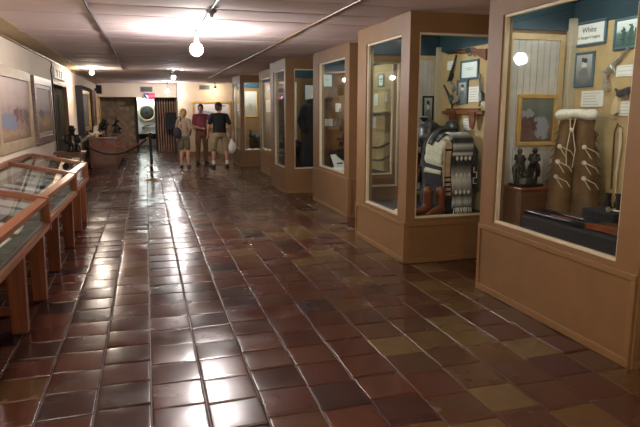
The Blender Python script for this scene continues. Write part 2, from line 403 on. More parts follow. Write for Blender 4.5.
# ------------------------------------------------------------------ the six built-in display cases
BACK = 3.5
def flanked(g, a0, a1, b0, b1, z0, z1, y0, y1, ax):
    """A wall piece in the plane ax with an opening b0..b1 x z0..z1."""
    if ax == 'x':
        g.box(y0, y1, a0, b0, 0, CEIL).box(y0, y1, b1, a1, 0, CEIL).box(y0, y1, b0, b1, 0, z0).box(y0, y1, b0, b1, z1, CEIL)
    else:
        g.box(a0, b0, y0, y1, 0, CEIL).box(b1, a1, y0, y1, 0, CEIL).box(b0, b1, y0, y1, 0, z0).box(b0, b1, y0, y1, z1, CEIL)
def beads(g, b0, b1, z0, z1, y0, y1, ax, t=.022):
    f = (lambda u0, u1, w0, w1: g.box(y0, y1, u0, u1, w0, w1, .003)) if ax == 'x' else (lambda u0, u1, w0, w1: g.box(u0, u1, y0, y1, w0, w1, .003))
    f(b0, b0 + t, z0, z1); f(b1 - t, b1, z0, z1); f(b0 + t, b1 - t, z0, z0 + t); f(b0 + t, b1 - t, z1 - t, z1)
def trims(g, a0, a1, z0, z1, y0, y1, ax, t=.06, mids=()):
    f = (lambda u0, u1, w0, w1: g.box(y0, y1, u0, u1, w0, w1, .004)) if ax == 'x' else (lambda u0, u1, w0, w1: g.box(u0, u1, y0, y1, w0, w1, .004))
    f(a0, a1, z1 - t * .7, z1); f(a0, a1, z0, z0 + t * .9); f(a0, a0 + t * .6, z0 + t * .9, z1 - t * .7); f(a1 - t * .6, a1, z0 + t * .9, z1 - t * .7)
def display_case(label, X, Y0, Y1, win, z0, near=None, far=None, zs=None, far_plank=None, power=1.0):
    c = thing('display_case', label, 'display case', ((X + BACK) / 2, (Y0 + Y1) / 2, 0), 0, 'built-in display cases along the hall')
    B = lambda g, n, m, **k: g.build(n, m, c, world=True, **k)
    t = .09; z1 = 2.29; zs = zs or z0
    g = G(); flanked(g, Y0, Y1, win[0], win[1], z0, z1, X, X + t, 'x'); B(g, 'front_frame', M['tan'])
    g = G(); trims(g, Y0 + .002, Y1 - .002, 0, z0 - .035, X - .014, X, 'x'); B(g, 'panel_trim', M['tan_trim'])
    g = G(); beads(g, win[0], win[1], z0, z1, X + .015, X + .05, 'x'); B(g, 'window_bead', M['bead'])
    B(G().box(X + .05, X + .056, win[0] + .005, win[1] - .005, z0 + .005, z1 - .005), 'glass_pane', M['glass'])
    # the end nearest the entrance, glazed
    g = G()
    if near: flanked(g, X + t, BACK + .1, near[0], near[1], zs, z1, Y0, Y0 + t, 'y')
    else: g.box(X + t, BACK + .1, Y0, Y0 + t, 0, CEIL)
    B(g, 'near_end_frame', M['tan'])
    if near:
        g = G(); trims(g, X + .004, BACK, 0, zs - .035, Y0 - .014, Y0, 'y'); B(g, 'panel_trim', M['tan_trim'])
        g = G(); beads(g, near[0], near[1], zs, z1, Y0 + .015, Y0 + .05, 'y'); B(g, 'window_bead', M['bead'])
        B(G().box(near[0] + .005, near[1] - .005, Y0 + .05, Y0 + .056, zs + .005, z1 - .005), 'glass_pane', M['glass'])
    g = G()
    if far: flanked(g, X + t, BACK + .1, far[0], far[1], z0 + .15, 2.12, Y1 - t, Y1, 'y')
    else: g.box(X + t, BACK + .1, Y1 - t, Y1, 0, CEIL)
    B(g, 'far_end_frame', M['tan'])
    if far:
        g = G(); beads(g, far[0], far[1], z0 + .15, 2.12, Y1 - t + .02, Y1 - t + .055, 'y'); B(g, 'window_bead', M['bead'])
        B(G().box(far[0] + .005, far[1] - .005, Y1 - .035, Y1 - .03, z0 + .155, 2.115), 'glass_pane', M['glass'])
    if far_plank:
        g = G(); a, b, pz0, pz1 = far_plank; x = a; yy = Y1 - t
        while x < b - .01: g.box(x + .002, min(x + .062, b) - .002, yy - .018, yy, pz0, pz1, .003); x += .062
        B(g, 'plank_lining', M['plank'])
        g = G(); beads(g, a - .05, b + .05, pz0 - .05, pz1 + .05, yy - .03, yy, 'y', .05); B(g, 'plank_surround', M['mustard'])
    B(G().box(BACK, BACK + .1, Y0 + t, Y1 - t, 0, CEIL), 'back_panel', M['mustard'])
    B(G().box(BACK - .07, BACK, Y1 - t - .07, Y1 - t, z0, 2.3, .004), 'corner_post', M['bead'])
    B(G().box(X + t, BACK, Y0 + t, Y1 - t, z0 - .1, z0 - .012), 'deck', M['deck'])
    B(G().box(X + t, BACK, Y0 + t, Y1 - t, 2.43, 2.47).box(X + t + .004, X + t + .02, Y0 + t, Y1 - t, 2.292, 2.43).box(BACK - .02, BACK, Y0 + t, Y1 - t, 2.24, 2.43).box(X + t, BACK, Y1 - t - .02, Y1 - t, 2.20, 2.43), 'canopy', M['teal'])
    # fluorescent tube tucked behind the front header
    yl0, yl1 = Y0 + .25, Y1 - .25
    fx = B(G().box(X + t + .025, X + t + .10, yl0 - .03, yl1 + .03, 2.395, 2.428, .003), 'lamp_housing', M['lampbody'])
    tb = G().cyl((X + t + .06, yl0, 2.378), (X + t + .06, yl1, 2.378), .013 , n=10).build('lamp_tube', M['tube'] if power == 1 else M['tube_dim'] if power < 1 else M['tube_hot'], fx, world=True, smooth=True)
    return c
M['tube_hot'] = mat('lit_tube_hot', (.9, .9, .9), .3, emit=(.95, 1, .97, TUBE * 7))
M['tube_dim'] = mat('lit_tube_dim', (.9, .9, .9), .3, emit=(.93, 1, .95, TUBE * 1.1))
display_case('tall tan glazed case nearest the entrance, with leather chaps, rifles and revolvers inside', 2.74, 2.64, 4.37, (2.82, 4.17), .62, (2.9, 3.4), None, far_plank=(2.90, 3.36, .88, 2.12))
display_case('tall tan glazed case with a saddle, striped blanket and boots inside', 2.46, 5.28, 6.73, (5.48, 6.45), .46, (2.56, 3.42), (2.58, 2.98), .46, far_plank=(3.08, 3.42, .55, 2.15))
display_case('tall tan glazed case with an open white booklet by its window, behind the saddle case', 2.74, 7.83, 9.69, (8.03, 9.36), .62, (2.88, 3.42), None)
display_case('tall tan glazed case, fourth from the entrance, with dark riding gear at its end window', 2.46, 10.55, 11.94, (10.68, 11.62), .46, (2.62, 3.40), (2.58, 3.0), .46, power=.6)
display_case('narrow-looking tan glazed case set back just past the dark riding gear case', 2.74, 13.13, 14.64, (13.28, 14.48), .60, (2.88, 3.4), None)
display_case('farthest tan glazed case, beside the man in the black cap', 2.46, 15.95, 17.45, (16.15, 17.25), .46, (2.56, 3.40), None, .46, power=2)

# ------------------------------------------------------------------ track lamps
def bulb_lamp(label, x, y, z, aim, bare=False, warm=False, r=.062):
    t = thing('track_spotlight', label, 'spotlight', (x, y, z), 0, 'track spotlights on the ceiling')
    a = Vector(aim).normalized()
    G().box(-.02, .02, -.05, .05, CEIL - z - .055, CEIL - z - .015, .004).build('track_adapter', M['lampbody'], t)
    G().tube([(0, 0, CEIL - z - .03), (0, 0, .07), tuple(-a * .07)], .008).build('stem', M['lampbody'], t)
    q = a.to_track_quat('Z', 'Y').to_matrix().to_4x4()
    G(q).lathe([(.016, -.15), (.024, -.145), (.026, -.09), (.03, -.07), (.01, -.06)] if bare else [(.022, -.16), (.03, -.15), (.032, -.10), (.045, -.075), (r * .95, -.03), (r * 1.04, -.005), (r * 1.0, 0), (r * .9, -.01)]).build('lamp_shade', M['lampbody'], t, smooth=True)
    G(q).ball((0, 0, .0), r * .93, (1, 1, 1 if bare else .75)).build('bulb', M['bulb_warm'] if warm else M['bulb'], t, smooth=True)
    return t
bulb_lamp('big bare bright bulb hanging from the ceiling track in mid-hall', .60, 7.12, 2.245, (-.05, -.25, -1), True, r=.08)
bulb_lamp('small grey spotlight on the track between the big bulb and the end wall', .66, 14.4, 2.31, (.45, -.55, -.6), r=.05)
bulb_lamp('far bright bulb in front of the beam with a vent', .72, 20.6, 2.16, (-.05, -.5, -.8), True, r=.055)
bulb_lamp('lit spotlight near the wall with paintings, above the dark door', -1.12, 14.2, 2.37, (.05, -.5, -.8), True, warm=True, r=.05)
bulb_lamp('spotlight by the end wall above the wide landscape painting', 2.30, 20.5, 2.27, (-.05, .8, -.6), warm=True, r=.034)
for x, y, ax in ((.62, 2.2, (.5, .3, -.8)), (.62, -.6, (.3, .6, -.7)), (-.93, 3.85, (-.55, .8, -.2)), (-.98, 1.2, (-.6, .5, -.5))):  # unseen lamps added to brighten the near case and the left wall
    bulb_lamp('added unseen fill spotlight on the ceiling over the entrance end of the hall', x, y, 2.31, ax, r=.06, warm=True)
for (n, x, y0, y1) in (('mid-hall', .63, -1.2, 7.3), ('far hall', .66, 13.6, 14.9)):
    tag(G().box(x - .016, x + .016, y0, y1, CEIL - .032, CEIL - .006, .003).build('ceiling_track', M['lampbody']), 'thin lamp track on the ceiling, %s' % ('running from the entrance to the big bulb' if y0 < 0 else 'short, carrying the small grey spotlight'), 'lamp track', 'lamp tracks')
tag(G().box(1.9, 2.7, 20.49, 20.52, CEIL - .036, CEIL - .006, .003).build('ceiling_track', M['lampbody']), 'short lamp track across the ceiling by the end wall', 'lamp track', 'lamp tracks')
tag(G().lathe([(.05, CEIL - .014), (.052, CEIL - .03), (.02, CEIL - .05), (.012, CEIL - .08)], (.63, 5.7, 0)).build('track_feed', M['lampbody'], smooth=True), 'grey power feed canopy on the lamp track near the big bulb', 'lamp fitting')

# ------------------------------------------------------------------ framed pictures and cards
def framed(label, loc, rz, wd, ht, fw, fm, pm, cat='picture', depth=.03, mat_w=0., name='framed_picture', group=None, inner=None):
    t = thing(name, label, cat, loc, rz, group)
    g = G()
    h = wd / 2
    for a in ((-h, h, 0, fw), (-h, h, ht - fw, ht), (-h, -h + fw, fw, ht - fw), (h - fw, h, fw, ht - fw)): g.box(a[0], a[1], -depth, 0, a[2], a[3], min(.006, fw * .25))
    g.build('frame', fm, t)
    if inner:
        g = G(); k = fw; q = inner[0]
        for a in ((-h + k, h - k, k, k + q), (-h + k, h - k, ht - k - q, ht - k), (-h + k, -h + k + q, k + q, ht - k - q), (h - k - q, h - k, k + q, ht - k - q)): g.box(a[0], a[1], -depth * .8, 0, a[2], a[3], .003)
        g.build('inner_frame', inner[1], t); fw += q
    if mat_w:
        G().box(-h + fw, h - fw, -depth * .5, 0, fw, ht - fw).build('mount', M['white'], t)
        fw += mat_w
        G().box(-h + fw, h - fw, -depth * .58, -depth * .5, fw, ht - fw).build('image', pm, t)
    else:
        G().box(-h + fw, h - fw, -depth * .5, 0, fw, ht - fw).build('canvas', pm, t)
    return t
def card(label, loc, rz, wd, ht, group=None, lines=4):
    t = thing('label_card', label, 'label card', loc, rz, group)
    G().box(-wd / 2, wd / 2, -.008, 0, 0, ht, .001).build('board', M['white'], t)
    g = G(); n = lines
    for k in range(n):
        z = ht * (.84 - .68 * k / max(1, n - 1)); L = wd * random.uniform(.55, .8)
        g.box(-wd * .4, -wd * .4 + L, -.009, -.0078, z - ht * .02, z + ht * .02)
    g.build('printed_lines', M['card_ink'], t)
    return t
M['card_ink'] = mat('grey_print', (.42, .42, .42), .7)
R = -PI / 2; Lw = PI / 2
M['p_photo'] = painting('portrait_photo', [(0, (.10, .11, .12)), (.45, (.25, .26, .27)), (1, (.45, .47, .48))], [(.5, .62, .16, .16, (.62, .62, .60)), (.5, .3, .3, .28, (.16, .17, .18)), (.5, .82, .2, .06, (.05, .05, .05))], .15, 6)
M['p_group'] = painting('group_photo', [(0, (.05, .10, .09)), (.5, (.12, .18, .16)), (.62, (.6, .66, .64)), (1, (.75, .8, .78))], [(.25, .4, .08, .35, (.04, .09, .08)), (.48, .45, .09, .4, (.05, .1, .09)), (.7, .38, .08, .32, (.04, .08, .07)), (.88, .45, .07, .36, (.05, .09, .08))], .12, 9)
M['p_cert'] = painting('certificate', [(0, (.70, .76, .74)), (1, (.78, .84, .82))], [(.5, .5, .25, .03, (.4, .44, .44)), (.5, .62, .32, .03, (.45, .5, .5))], .05, 6)
M['p_west'] = painting('rider_in_snow_canvas', [(0, (.10, .06, .05)), (.35, (.20, .12, .10)), (.62, (.10, .12, .10)), (1, (.16, .17, .15))], [(.68, .30, .24, .26, (.24, .26, .29)), (.22, .62, .18, .14, (.26, .26, .29)), (.15, .38, .12, .2, (.12, .06, .05)), (.38, .45, .10, .18, (.09, .055, .05))], .18, 5)
M['p_coast'] = painting('pale_landscape_canvas', [(0, (.20, .115, .07)), (.25, (.27, .17, .12)), (.42, (.25, .16, .14)), (.58, (.40, .29, .25)), (1, (.58, .47, .42))], [(.30, .30, .26, .10, (.17, .18, .24)), (.55, .42, .07, .15, (.13, .06, .06)), (.70, .40, .06, .14, (.17, .08, .07)), (.86, .38, .08, .14, (.14, .09, .08)), (.4, .12, .4, .06, (.30, .20, .12))], .18, 6)
M['p_plain'] = painting('golden_plain_canvas', [(0, (.16, .08, .03)), (.30, (.30, .16, .05)), (.46, (.20, .13, .10)), (.6, (.38, .30, .27)), (1, (.52, .43, .40))], [(.35, .42, .16, .06, (.12, .08, .06)), (.6, .22, .3, .1, (.34, .19, .06))], .16, 5)
M['p_pale'] = painting('pale_tall_canvas', [(0, (0.253, 0.187, 0.132)), (.35, (0.220, 0.187, 0.143)), (.6, (0.341, 0.297, 0.253)), (1, (0.440, 0.407, 0.374))], [(.5, .35, .2, .12, (0.187, 0.149, 0.121))], .2, 5)
M['p_wide'] = painting('wide_landscape_canvas', [(0, (.30, .22, .15)), (.45, (.36, .30, .24)), (.6, (.52, .50, .52)), (1, (.6, .58, .62))], [(.35, .55, .25, .08, (.26, .26, .3))], .14, 4)

# wall of paintings on the left
framed('pale landscape painting in a wide light wooden frame above the low glass tables', (WX + .001, 8.3, 1.04), Lw, 2.1, 1.03, .13, M['pale_frame'], M['p_coast'], 'painting', .05, name='framed_painting', group='paintings on the long wall')
framed('golden plain painting in a dark purple-brown frame, between pale landscape and dark door', (WX + .001, 10.45, 1.02), Lw, 1.66, 1.04, .12, M['dark_frame'], M['p_plain'], 'painting', .055, name='framed_painting', group='paintings on the long wall', inner=(.06, M['pale_frame']))
framed('tall pale painting in a thick black frame past the dark door', (WX + .001, 16.6, .92), Lw, 2.4, 1.22, .09, M['black_velvet'], M['p_pale'], 'painting', .16, name='framed_painting', group='paintings on the long wall', inner=(.10, M['gold']))
framed('brown wood framed panel on the wall above the wooden cabinet', (WX + .001, 20.05, 1.05), Lw, 1.2, 1.12, .3, M['red_wood'], M['p_pale'], 'painting', .06, name='framed_painting', group='paintings on the long wall')
framed('narrow gold framed picture near the stone wall, last on the long wall', (WX + .001, 22.2, 1.1), Lw, .8, .95, .12, M['gold'], M['p_plain'], 'painting', .05, name='framed_painting', group='paintings on the long wall')
framed('wide landscape in a light wood frame on the end wall behind the men', (2.22, 20.998, .92), 0, 1.36, .93, .07, M['gold'], M['p_wide'], 'painting', .05, name='framed_painting')

# ------------------------------------------------------------------ signs, vents, conduit
t = thing('hanging_sign', 'white sign board with dark marks above the dark door', 'sign', (WX + .001, 12.85, 2.135), Lw)
G().box(-.9, .9, -.03, 0, 0, .2, .004).build('board', M['white'], t)
g = G()
g.prism([(-.74, .17), (-.36, .17), (-.44, .13), (-.52, .05), (-.58, .03), (-.60, .11)], -.034, -.028)
g.box(-.24, -.18, -.034, -.028, .03, .17)
g.box(.02, .08, -.034, -.028, .03, .17).box(.02, .26, -.034, -.028, .145, .17).box(.02, .2, -.034, -.028, .09, .11)
g.box(.44, .50, -.034, -.028, .03, .17).box(.44, .70, -.034, -.028, .145, .17).box(.44, .64, -.034, -.028, .09, .11).box(.44, .70, -.034, -.028, .03, .055)
g.build('lettering', M['ink'], t)
tag(G().tube([(WX + .015, 11.72, CEIL - .07), (WX + .03, 11.70, 2.36), (WX + .015, 11.62, 2.25), (WX + .02, 11.66, 2.12), (WX + .015, 11.68, 1.0), (WX + .015, 11.68, .3)], .011).build('wall_cable', M['black_metal'], smooth=True), 'dark cable running down the wall beside the dark door', 'cable')
M['exit_letter'] = mat('pale_sign_lettering', (.5, .22, .25), .5, emit=(1, .5, .55, .35))
t = thing('exit_sign', 'small lit red exit sign under the beam above the bright doorway', 'exit sign', (.17, 21.93, 1.93), 0)
G().box(-.20, .16, -.04, .04, 0, .21, .006).build('housing', M['exit_blue'], t)
G().box(-.06, .15, -.046, -.039, .015, .195, .002).build('sign_face', M['exit_red'], t)
G().prism([(-.17, .17), (-.07, .10), (-.09, .06), (-.04, .04), (-.11, .04), (-.12, .09)], -.046, -.039).build('arrow_mark', M['exit_white'], t)
text_part('EXIT', .10, (.045, -.0475, .105), M['exit_letter'], t)
G().box(-.03, .01, .03, .055, .05, .19).build('hanger', M['exit_blue'], t)
def vent(label, loc, wd, ht):
    t = thing('air_vent', label, 'air vent', loc, 0, 'air vents')
    G().box(-wd / 2, wd / 2, -.006, 0, 0, ht, .002).build('backing', M['black_metal'], t)
    g = G(); beads(g, -wd / 2 - .02, wd / 2 + .02, -.02, ht + .02, -.02, 0, 'y', .025); g.build('frame', M['vent'], t)
    g = G()
    for k in range(7): g.box(-wd / 2, wd / 2, -.018, -.006, ht * (k + .25) / 7, ht * (k + .6) / 7)
    g.build('slats', M['vent'], t)
vent('grey air vent in the beam above the bright doorway', (.05, 21.998, 2.2), .38, .15)
vent('grey air vent high on the end wall above the maroon shirt man', (2.0, 20.998, 2.26), .34, .13)
t = thing('wall_speaker', 'small dark speaker high on the wall near the far beam', 'speaker', (WX + .001, 21.2, 2.05), Lw)
G().box(-.13, .13, -.22, -.05, .04, .32, .01).build('box', M['black'], t); G().box(-.03, .03, -.06, 0, .12, .22).build('bracket', M['black_metal'], t)

# ------------------------------------------------------------------ guns
def rotm(a, flip=1, s=1.0): return Matrix.Rotation(-a, 4, 'Y') @ Matrix.Diagonal((flip * s, s, s, 1))
def revolver(label, loc, rz, ang, flip=1, metal='steel', grip='dark_wood', s=1.0, group=None):
    t = thing('revolver', label, 'revolver', loc, rz, group); A = rotm(ang, flip, s)
    g = G(A)
    g.prism([(-.055, .03), (.035, .035), (.04, .005), (.02, -.012), (-.01, -.014), (-.05, -.02), (-.075, -.005), (-.07, .02)], -.03, -.012)
    g.cyl((.03, -.021, .022), (.20, -.021, .024), .010, .009).box(.185, .192, -.023, -.019, .03, .042).cyl((.03, -.021, .006), (.12, -.021, .008), .005)
    g.prism([(-.075, .02), (-.09, .045), (-.078, .05), (-.06, .03)], -.026, -.017)
    g.tube([(.025, -.021, -.012), (.02, -.021, -.038), (-.005, -.021, -.042), (-.02, -.021, -.016)], .0035, 6)
    g.build('barrel_and_frame', M[metal], t, smooth=True)
    G(A).cyl((-.045, -.021, .010), (.018, -.021, .010), .0215, n=12).build('cylinder', M[metal], t, smooth=True)
    G(A).prism([(-.05, -.018), (-.075, -.004), (-.105, -.05), (-.125, -.11), (-.10, -.125), (-.07, -.115), (-.06, -.06)], -.034, -.008).build('grip', M[grip], t)
    return t
def rifle(label, loc, rz, ang, L=.95, flip=1, tilt=None, stock='dark_wood', group=None, s=1.0):
    t = thing('rifle', label, 'rifle', loc, rz, group); A = tilt if tilt is not None else rotm(ang, flip, s)
    f = L
    G(A).cyl((-.02 * f, -.022, .018), (.52 * f, -.022, .020), .011, .009).cyl((-.02 * f, -.022, -.004), (.44 * f, -.022, -.002), .008).box(.50 * f, .51 * f, -.024, -.02, .028, .045).build('barrel', M['steel'], t, smooth=True)
    G(A).prism([(-.14 * f, .03), (.0, .034), (.0, -.022), (-.13 * f, -.026)], -.036, -.008).build('receiver', M['steel'], t)
    G(A).tube([(-.03 * f, -.022, -.024), (-.05 * f, -.022, -.055), (-.10 * f, -.022, -.055), (-.12 * f, -.022, -.03), (-.19 * f, -.022, -.06), (-.2 * f, -.022, -.075)], .005, 6).build('lever', M['steel'], t, smooth=True)
    G(A).prism([(-.13 * f, .028), (-.22 * f, .008), (-.44 * f, -.005), (-.45 * f, -.125), (-.26 * f, -.055), (-.13 * f, -.026)], -.04, -.004).build('stock', M[stock], t)
    G(A).prism([(.0, .012), (.22 * f, .013), (.22 * f, -.014), (.0, -.022)], -.038, -.006).build('forestock', M[stock], t)
    return t

# ------------------------------------------------------------------ far end: bamboo screen, black board, emblem beyond the doorway
t = thing('bamboo_screen', 'brown bamboo stick screen between the bright doorway and the end wall', 'screen', (.73, 23.06, 0))
M['bamboo'] = wood('brown_bamboo', (.42, .23, .13), .5, 'Z', .5)
for k in range(8):
    x = -.32 + .092 * k
    G().tube([(x + .006 * math.sin(5 * z + k), 0, z) for z in (0, .4, .8, 1.2, 1.6, 1.97)], [.024, .019, .023, .018, .022, .018], 8).build('bamboo_stick', M['bamboo'], t, smooth=True)
g = G()
for z in (.18, 1.8): g.box(-.35, .35, .018, .03, z, z + .02)
g.build('crosspiece', M['dark_wood'], t)
G().box(-.36, .36, .032, .042, 0, 1.98).build('backing', M['black_velvet'], t)  # black sheet added so the gaps between the sticks look dark
t = thing('notice_board', 'plain black standing notice board in front of the bamboo screen', 'notice board', (.88, 22.75, 0))
G().box(-.2, .2, -.02, .02, .80, 1.46, .006).build('board', M['black_velvet'], t)
for s in (-1, 1): G().box(s * .17 - .014, s * .17 + .014, -.012, .012, .0, .8).build('leg', M['black_metal'], t); 
G().box(-.2, .2, -.16, .16, 0, .02, .004).build('foot_plate', M['black_metal'], t)
M['pale_grey'] = mat('pale_grey_paint', (.45, .47, .48), .5, var=.05)
t = thing('emblem_case', 'bright white wall case with a round ringed emblem in the far room', 'display case', (0.02, 27.4, 0))
M['white_lit'] = mat('white_case_lining', (.80, .80, .76), .7, var=.04)
G().box(-.62, .62, -.35, .09, .28, .5, .006).build('plinth', M['black'], t); G().box(-.60, .60, -.33, .09, 0, .28, .006).build('base_board', M['pale_grey'], t)
G().box(-.62, .62, .0, .09, .5, 2.3).build('back_panel', M['white_lit'], t)
G().box(-.64, -.50, -.36, .0, .5, 2.3, .005).box(.50, .64, -.36, 0, .5, 2.3, .005).box(-.64, .64, -.36, .0, 2.2, 2.36).build('surround', M['lampbody'], t)
G().box(-.5, .5, -.352, -.346, .5, 2.2).build('glass_pane', M['glass'], t)
hs = G().box(-.45, .45, -.32, -.26, 2.17, 2.2).build('lamp_housing', M['lampbody'], t)
G().cyl((-.42, -.29, 2.155), (.42, -.29, 2.155), .014, n=10).build('lamp_tube', M['tube_hot'], hs, smooth=True)
t = thing('round_emblem', 'round dark medallion in a pale ring on the white case back', 'emblem', (.03, 27.385, 1.13))
q = Matrix.Rotation(PI / 2, 4, 'X')
G(Matrix.Translation((0, 0, .30)) @ q).lathe([(.37, 0), (.38, .02), (.36, .035), (.32, .035), (.30, .02), (.30, 0)], n=40).build('ring', M['ivory'], t, smooth=True)
G(Matrix.Translation((0, 0, .30)) @ q).lathe([(.28, 0), (.28, .03), (.24, .045), (.12, .05), (.02, .06)], n=40).build('disc', M['steel'], t, smooth=True)
g = G(Matrix.Translation((0, 0, .30)) @ q)
for k in range(5):
    a = 2 * PI * k / 5 + PI / 2; b = a + PI / 5
    g.prism([(0, 0), (.045 * math.cos(a - PI / 5), .045 * math.sin(a - PI / 5)), (.14 * math.cos(a), .14 * math.sin(a)), (.045 * math.cos(b), .045 * math.sin(b))], .045, .064, 'xy')
g.build('star', M['bronze'], t)
rifle('long rifle mounted under the round emblem in the far white case', (.05, 27.388, .86), 0, .22, .6, 1)

# ------------------------------------------------------------------ case 1: chaps, rifles, revolvers
BX = BACK - .001
t = framed('white title card reading White, A Ranger\'s Legacy, in a slate frame', (BX, 4.08, 2.065), R, .38, .20, .022, M['teal_frame'], M['white'], 'sign', .02, name='title_sign')
text_part('White', .062, (0, -.012, .125), M['ink'], t); text_part("A Ranger's Legacy", .034, (0, -.012, .068), M['ink'], t)
framed('teal framed group photograph of men beside the title card', (BX, 3.64, 2.0), R, .34, .235, .022, M['teal_frame'], M['p_group'], 'photograph', .02, name='framed_photograph')
framed('slate framed portrait photograph under the title card', (BX, 4.11, 1.735), R, .23, .285, .022, M['teal_frame'], M['p_photo'], 'photograph', .02, name='framed_photograph')
card('white text card above the leather chaps, beneath the framed portrait', (BX, 3.995, 1.575), R, .25, .13, lines=5)
card('white text card between the silver revolver and the ivory-gripped revolver', (BX, 3.64, 1.80), R, .24, .085, lines=3)
card('white text card below the ivory-gripped revolver', (BX, 3.63, 1.505), R, .135, .11)
revolver('silver revolver pointing steeply up beside the framed portrait', (BX, 3.80, 1.86), R, .62, 1, 'silver', 'silver', 1.05)
revolver('dark revolver with an ivory grip, beneath the silver revolver', (BX, 3.63, 1.675), R, .18, 1, 'steel', 'ivory', 1.15)
revolver('revolver in the corner next to the teal framed group photograph', (BX, 3.47, 1.93), R, .3, 1, 'silver', 'dark_wood', .9)
t = thing('coiled_quirt', 'pale braided quirt hanging on the mustard back wall by the chaps', 'whip', (BX, 3.65, .82), R)
G().tube([(.0, -.02, .60), (.012, -.022, .45), (-.004, -.02, .25), (.008, -.02, .02)], [.012, .014, .011, .006]).build('braided_stock', M['thong'], t, smooth=True)
G().tube([(.0, -.02, .60), (-.035, -.02, .63), (-.06, -.02, .56), (-.055, -.02, .35), (-.045, -.02, .12)], .005, 6).build('lash', M['leather'], t, smooth=True)
# painting on the planks
YF = 4.37 - .09 - .018
framed('gold framed painting of a rider and snow, on white planks', (3.165, YF - .001, 1.25), 0, .385, .43, .035, M['gold'], M['p_west'], 'painting', .03, name='framed_painting')
# chaps on a hidden stand
t = thing('leather_chaps', 'brown leather chaps with a white fleece waist, standing behind the rifles', 'chaps', (3.25, 3.85, .61))
A = Matrix.Rotation(math.radians(-55), 4, 'Z')
def chap_leg(s):
    P = []
    for k in range(15):
        f = k / 14; z = .005 + .86 * f; row = []
        w0 = .245 - .115 * f; xc = s * (w0 * .5 - .006) ; dpt = .09 + .02 * f
        for j in range(13):
            a = PI * (j / 12) ; u = -math.cos(a); row.append((xc + u * w0 * .5 + (.012 * math.sin(z * 45) if (j == (12 if s > 0 else 0)) else 0), -dpt * math.sin(a) - .012 * math.sin(6 * z + 2 * s), z))
        P.append(row)
    g = G(A); g.grid(P); return g
for s in (-1, 1):
    o = chap_leg(s).build('leg_panel', M['leather'], t, smooth=True)
    sm = o.modifiers.new('thick', 'SOLIDIFY'); sm.thickness = .006
    g = G(A)
    for k in range(12): z = .06 + k * .065; g.tube([(s * .240 - s * .125 * z, -.01, z), (s * .262 - s * .125 * z, -.02, z - .03 )], .004, 5)
    g.build('side_fringe', M['leather'], o)
    for z in (.42, .54, .66):
        x = s * (.125 - .05 * z)
        c = G(A).cyl((x, -.112, z), (x, -.120, z), .017).ball((x, -.121, z), .012, (1, .4, 1)).build('concho', M['silver'], t, smooth=True)
        G(A).tube([(x, -.122, z), (x + .04, -.14, z - .01), (x + .09, -.13, z - .035), (x + .115, -.125, z - .075)], .003, 6).tube([(x, -.122, z), (x + .03, -.135, z - .04), (x + .06, -.13, z - .085)], .003, 6).build('thong', M['thong'], c, smooth=True)
g = G(A)
for k in range(17):
    a = 2 * PI * k / 17
    g.ball((.118 * math.cos(a), -.05 + .075 * math.sin(a), .905 + .010 * math.sin(3 * a)), .042, (1.15, 1, .85), 10, 7)
g.ball((0, -.05, .91), .11, (1.1, .6, .35))
remesh(g, 'fleece_waist', M['fleece'], t, .010, 3)
G(A).tube([(-.02, -.145, .88), (-.01, -.155, .78), (-.03, -.15, .62), (-.025, -.14, .52)], .004, 6).tube([(.02, -.145, .88), (.01, -.158, .78), (.035, -.15, .64), (.02, -.14, .50)], .004, 6).ball((0, -.155, .79), .016).build('waist_lace', M['thong'], t, smooth=True)
# riser with the rifles
t = thing('black_riser', 'long low black velvet riser under the two rifles', 'riser', (2.99, 3.53, .609))
rz_ = math.atan2(-(4.12 - 2.90), (2.92 - 2.86))
G().box(-.14, .12, -.68, .41, 0, .115, .012).build('velvet_box', M['black_velvet'], t)
Tl = Matrix.Rotation(-PI / 2 - .02, 4, 'Z') @ Matrix.Rotation(-PI / 2 * 1.0, 4, 'X')
def lay(a, flip=1): return Matrix.Rotation(a, 4, 'Z') @ Matrix.Translation((0, 0, .042)) @ Matrix.Rotation(-PI / 2, 4, 'X') @ Matrix.Diagonal((flip, 1, 1, 1)) @ Matrix.Translation((0, .0, 0)) @ Matrix.Diagonal((1, -1, 1, 1)) @ Matrix.Translation((0, .04, 0))
rifle('lever-action rifle lying nearer the glass on the black riser', (2.93, 3.44, .725), 0, 0, 1.05, 1, Matrix.Rotation(PI / 2 + .03, 4, 'Z') @ Matrix.Rotation(-PI / 2, 4, 'X') @ Matrix.Translation((0, -.004, 0)), 'boot')
rifle('long dark rifle lying along the rear edge of the black riser', (3.08, 3.47, .725), 0, 0, 1.15, 1, Matrix.Rotation(PI / 2 - .01, 4, 'Z') @ Matrix.Rotation(-PI / 2, 4, 'X') @ Matrix.Translation((0, -.004, 0)))
